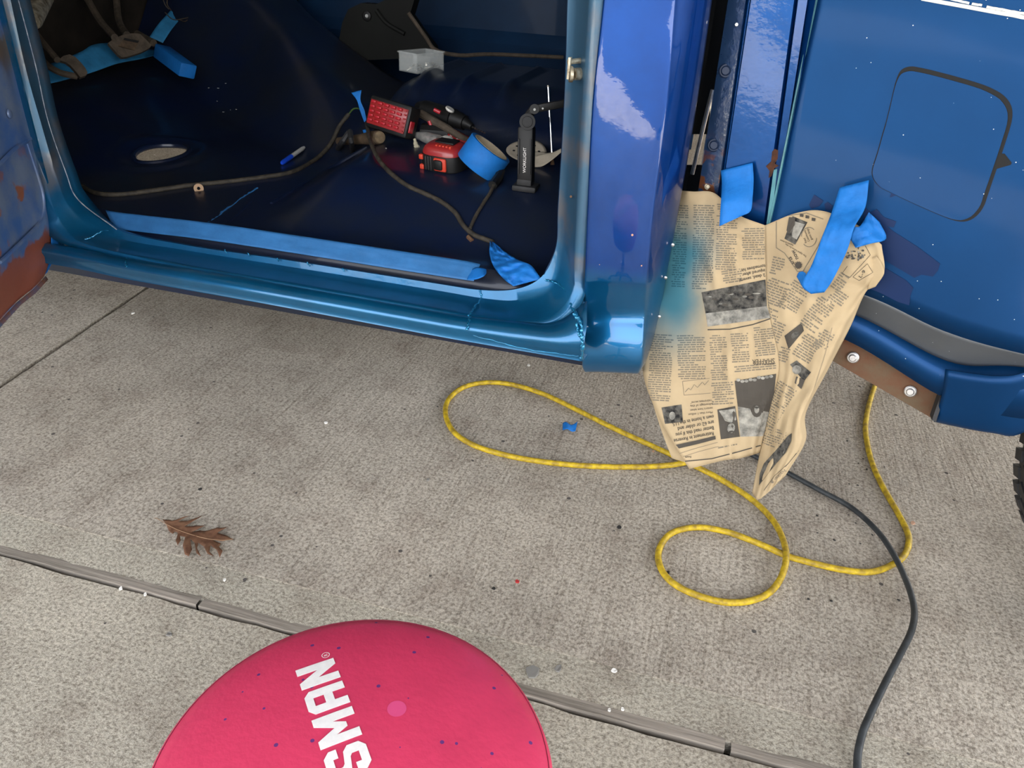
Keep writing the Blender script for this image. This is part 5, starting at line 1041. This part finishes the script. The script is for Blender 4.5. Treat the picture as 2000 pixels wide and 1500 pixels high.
# ---- taped wiring harness
def harness(L, r, name, label, lifts=None, vary=0.15, wraps=True, seed=1):
    P = [drop(px, py, r*0.8+(lifts or {}).get(i, 0)) for i, (px, py) in enumerate(L)]
    C_ = curve(P, 8); root = thing(name, P[len(P)//2]-V((0, 0, r)), label, 'wiring'); rg = random.Random(seed)
    MB().tube(C_, [r*(1+vary*mnoise.noise(V((i*0.4, seed, 0)))) for i in range(len(C_))], 8).build('wrapped_cable', P_harn, root, angle=80)
    return root, C_
hr, hc = harness([(128, 338), (152, 358), (185, 376), (232, 380), (300, 372), (370, 362), (440, 355), (520, 345), (572, 335), (615, 312), (645, 282), (664, 245), (682, 222)], 0.006, 'wiring_harness', 'long dusty wrapped wiring harness running across the front cab floor', {10: .01, 11: .03, 12: .05}, seed=3)
rings = MB()
MB().tube(curve([hc[-1], at(690, 213, hc[-1].y), at(700, 212, hc[-1].y+0.01), at(706, 216, hc[-1].y)], 5), 0.0022, 6).build('green_wire', mat('green_wire', (0.05, 0.10, 0.02), 0.5), hr)
c = drop(388, 368, 0.004)
MB().lathe([(0.004, 0), (0.012, 0), (0.012, 0.007), (0.004, 0.007), (0.004, 0)], Matrix.Translation(c) @ VIEW(c).to_track_quat('Z', 'Y').to_matrix().to_4x4(), 16, cap=False).build('cable_clip', mat('tan_clip', (0.34, 0.21, 0.11), 0.6), hr)
hr2, hc2 = harness([(716, 238), (722, 270), (736, 305), (760, 335), (795, 362), (830, 378), (862, 394), (888, 414), (905, 440), (925, 458), (945, 466), (963, 473)], 0.0055, 'wiring_harness', 'black wrapped harness curving from the red-faced case to the sill corner', {0: .05, 1: .025, 2: .01}, seed=5)
MB().tube(curve([drop(918, 446, .006), drop(930, 420, .006), drop(945, 395, .006), drop(958, 375, .008), drop(968, 352, .01), drop(972, 340, .012)], 6), 0.0040, 8).build('branch_cable', P_harn, hr2)
MB().tube([drop(962, 362, .008), drop(974, 346, .012), drop(978, 334, .012)], 0.011, 8).build('connector', P_black, hr2)
MB().tube([drop(914, 462, .002), drop(922, 470, .002)], 0.005, 6).build('cable_clip', P_rust, hr2)
fa = hc2[0]
ribbon('tape_flag', [at(686, 181, fa.y+0.01), at(697, 196, fa.y), at(703, 216, fa.y-0.005), at(711, 238, fa.y-0.01)], [at(706, 176, fa.y+0.01), at(704, 196, fa.y), at(712, 216, fa.y-0.005), at(717, 240, fa.y-0.01)], 20, wr=0.002, seed=21, label='twisted blue tape flag on the wiring left of the red-faced case')
ribbon('tape_scrap', [at(708, 254, fa.y-0.02), at(712, 266, fa.y-0.03)], [at(717, 252, fa.y-0.02), at(717, 266, fa.y-0.03)], 6, seed=22, label='tiny blue tape scrap under the twisted tape flag')
# wrapped bracket legs beside the handle
lg = MB().tube(curve([drop(660, 290, .004), at(668, 278, h0.y+0.03), at(682, 258, h0.y+0.04)], 4), 0.008, 8).tube(curve([drop(688, 296, .004), at(686, 276, h0.y), at(684, 256, h0.y+0.03)], 4), 0.007, 8).build('taped_cable_stub', P_rub); tag(lg, 'dark taped cable stub standing behind the wooden handle', 'cable')
# gas pedal wrapped in tape
gp_ = [atx(300, 88, -1.86), atx(316, 80, -1.88), atx(340, 96, -1.82), atx(384, 122, -1.70), atx(384, 138, -1.70), atx(360, 152, -1.68), atx(344, 142, -1.72), atx(314, 118, -1.82)]
gb0, gb1 = atx(312, 98, -1.88), atx(366, 138, -1.72); Mg = frame3(gb0, gb1-gb0, V((0, 0.3, 1)))
gl = (gb1-gb0).length
tg = MB().box((gl*0.55, 0, 0), (gl*0.95, 0.045, 0.055), Mg, 0.005).build('taped_pedal', P_tape, truck, label='accelerator pedal wrapped in blue tape')
MB().tube([atx(268, 66, -2.0), atx(300, 84, -1.90)], 0.012, 8).build('pedal_arm', P_pedal, tg)
# loose wires by the diagonal tape
for i, L in enumerate(([(312, -20), (322, 8), (330, 18)], [(334, -20), (326, 5), (334, 20)], [(322, 24), (338, 38), (360, 36), (378, 31)], [(350, 38), (360, 42), (368, 38)])):
    o = MB().tube(curve([atx(px, py, -1.92) for px, py in L], 5), 0.0016, 6).build('loose_wire', P_pedal if i % 2 == 0 else P_handle); tag(o, ('thin copper wire dangling left above the diagonal tape', 'thin pale wire dangling right above the diagonal tape', 'dark wire end curling over the diagonal tape', 'short pale wire end on the diagonal tape edge')[i], 'wire')

# ================================================================== litter on the floor
ts0 = atz(1112, 833, 0.001)
ribbon('tape_scrap', [atz(1099, 826, .004), atz(1106, 824, .012), atz(1116, 830, .006), atz(1128, 823, .010)], [atz(1099, 840, .002), atz(1108, 838, .010), atz(1117, 843, .002), atz(1124, 842, .002)], 12, wr=0.003, seed=31, label='small crumpled blue tape scrap inside the yellow hose loop')
def chip(px, py, r, m, label, cat, h=0.003, seed=0, el=1.0, name='paint_chip'):
    rg = random.Random(seed+px); c = atz(px, py, 0.0015); n = 7; k = pxm(c)
    ring_ = [c+V((math.cos(2*PI*i/n)*r*k*rg.uniform(.6, 1.1)*el, math.sin(2*PI*i/n)*r*k*rg.uniform(.6, 1.1), 0)) for i in range(n)]
    o = MB().prism([p+V((0, 0, h*rg.uniform(.5, 1))) for p in ring_], (0, 0, -h)).build(name, m, smooth=False); tag(o, label, cat); return o
M_wchip = mat('white_chip', (0.75, 0.72, 0.66), 0.7); M_bchip = mat('black_crumb', (0.02, 0.018, 0.016), 0.8); M_rchip = mat('red_chip', (0.40, 0.03, 0.03), 0.6); M_gchip = mat('grey_stone', (0.20, 0.19, 0.17), 0.9); M_tchip = mat('tan_chip', (0.55, 0.33, 0.22), 0.8)
chip(1032, 714, 4, M_wchip, 'small white paint chip below the rocker near the cab corner', 'paint chip'); chip(637, 826, 4, M_wchip, 'small white chip on the concrete left of the yellow loop', 'paint chip')
chip(439, 1133, 3, M_wchip, 'tiny white chip beside the oak leaf', 'paint chip'); chip(1199, 1310, 6, M_wchip, 'white chip just above the wood strip right of the stool', 'paint chip')
chip(1303, 867, 3, M_wchip, 'tiny white chip by the newspaper edge and hose', 'paint chip'); chip(1276, 882, 3, M_tchip, 'tiny tan chip between hose and newspaper', 'paint chip')
chip(1010, 1136, 5, M_rchip, 'small red plastic chip on bare concrete', 'chip'); chip(1210, 1030, 6, M_bchip, 'black crumb of dirt left of the small hose loop', 'crumb', name='dirt_crumb')
chip(836, 938, 5, M_gchip, 'dark grey elongated pebble below the large hose loop', 'pebble', 0.004, 0, 0.6, 'pebble'); chip(964, 1150, 4, M_bchip, 'black crumb beside the red chip', 'crumb', name='dirt_crumb')
chip(1305, 1118, 4, M_bchip, 'black crumb inside the small hose loop', 'crumb', name='dirt_crumb'); chip(391, 956, 4, M_bchip, 'dark crumb above the oak leaf', 'crumb', name='dirt_crumb')
chip(260, 612, 4, M_wchip, 'white flake beside the joint under the sill', 'paint chip'); chip(1783, 1022, 5, M_tchip, 'pinkish flake beside the hose near the tire', 'paint chip')
chip(330, 1240, 6, M_gchip, 'grey grit lump in front of the wood strip on the left', 'pebble', 0.004, 0, 1, 'pebble'); chip(1090, 1306, 12, M_gchip, 'dark broken flake at the stool side of the wood strip', 'concrete flake', 0.004, 0, 0.6, 'concrete_flake'); chip(1040, 1314, 14, M_gchip, 'low grey flake touching the wood strip by the stool', 'concrete flake', 0.004, 2, 1.2, 'concrete_flake')
for k_, (px, py) in enumerate(((236, 1150), (284, 1162), (1190, 1388), (1216, 1386))): chip(px, py, 3.5, M_wchip, ('white fleck on the left end of the wood strip', 'white fleck on the strip edge near the leaf', 'white fleck on the wood strip right of the stool', 'second white fleck on the wood strip toward the cord')[k_], 'paint chip', 0.004)

rgc = random.Random(77); crumb0 = None
for i in range(30):
    px, py = 1665+rgc.gauss(0, 42), 985+rgc.gauss(0, 95)
    if py < 790 or (px < 1580 and py < 960): continue
    c_ = atz(px, py, 0.0022)
    if crumb0 is None:
        crumb0 = MB().lathe([(0.0008, 0), (0.0026, 0.0008), (0.002, 0.002), (0.0006, 0.0026)], Matrix.Translation(c_), 7).build('dirt_crumb', M_bchip, smooth=False); o = crumb0
        tag(o, 'tiny dark dirt crumb scattered around the yellow hose below the bed', 'crumb', 'dirt crumbs around the hose')
    else: o = crumb0.copy(); COL.objects.link(o)
    o.location = (c_.x, c_.y, 0.0014); o.scale = (rgc.uniform(.5, 1.5), rgc.uniform(.5, 1.3), rgc.uniform(.5, 1)); o.rotation_euler = (0, 0, rgc.uniform(0, 6))

fk0 = None
for i, (px, py) in enumerate(((426, 172), (441, 163), (424, 198), (437, 219), (450, 215), (462, 214), (408, 172), (302, 303), (285, 318), (754, 290))):
    c_ = drop(px, py, 0.001)
    if fk0 is None:
        fk0 = MB().prism([c_+V(v)*0.004 for v in ((1, 0, .1), (.3, .6, 0), (-.8, .4, .1), (-.6, -.5, 0), (.4, -.6, .1))], (0, 0, -0.0008)).build('paint_flake', M_wchip, smooth=False); o = fk0
        tag(o, 'tiny pale paint flake lying on the dark cab floor', 'paint flake', 'paint flakes on the cab floor')
    else: o = fk0.copy(); COL.objects.link(o); o.location = c_; o.rotation_euler = (0, 0, i*1.3); o.scale = (0.8+0.1*(i % 4), 0.7, 1)
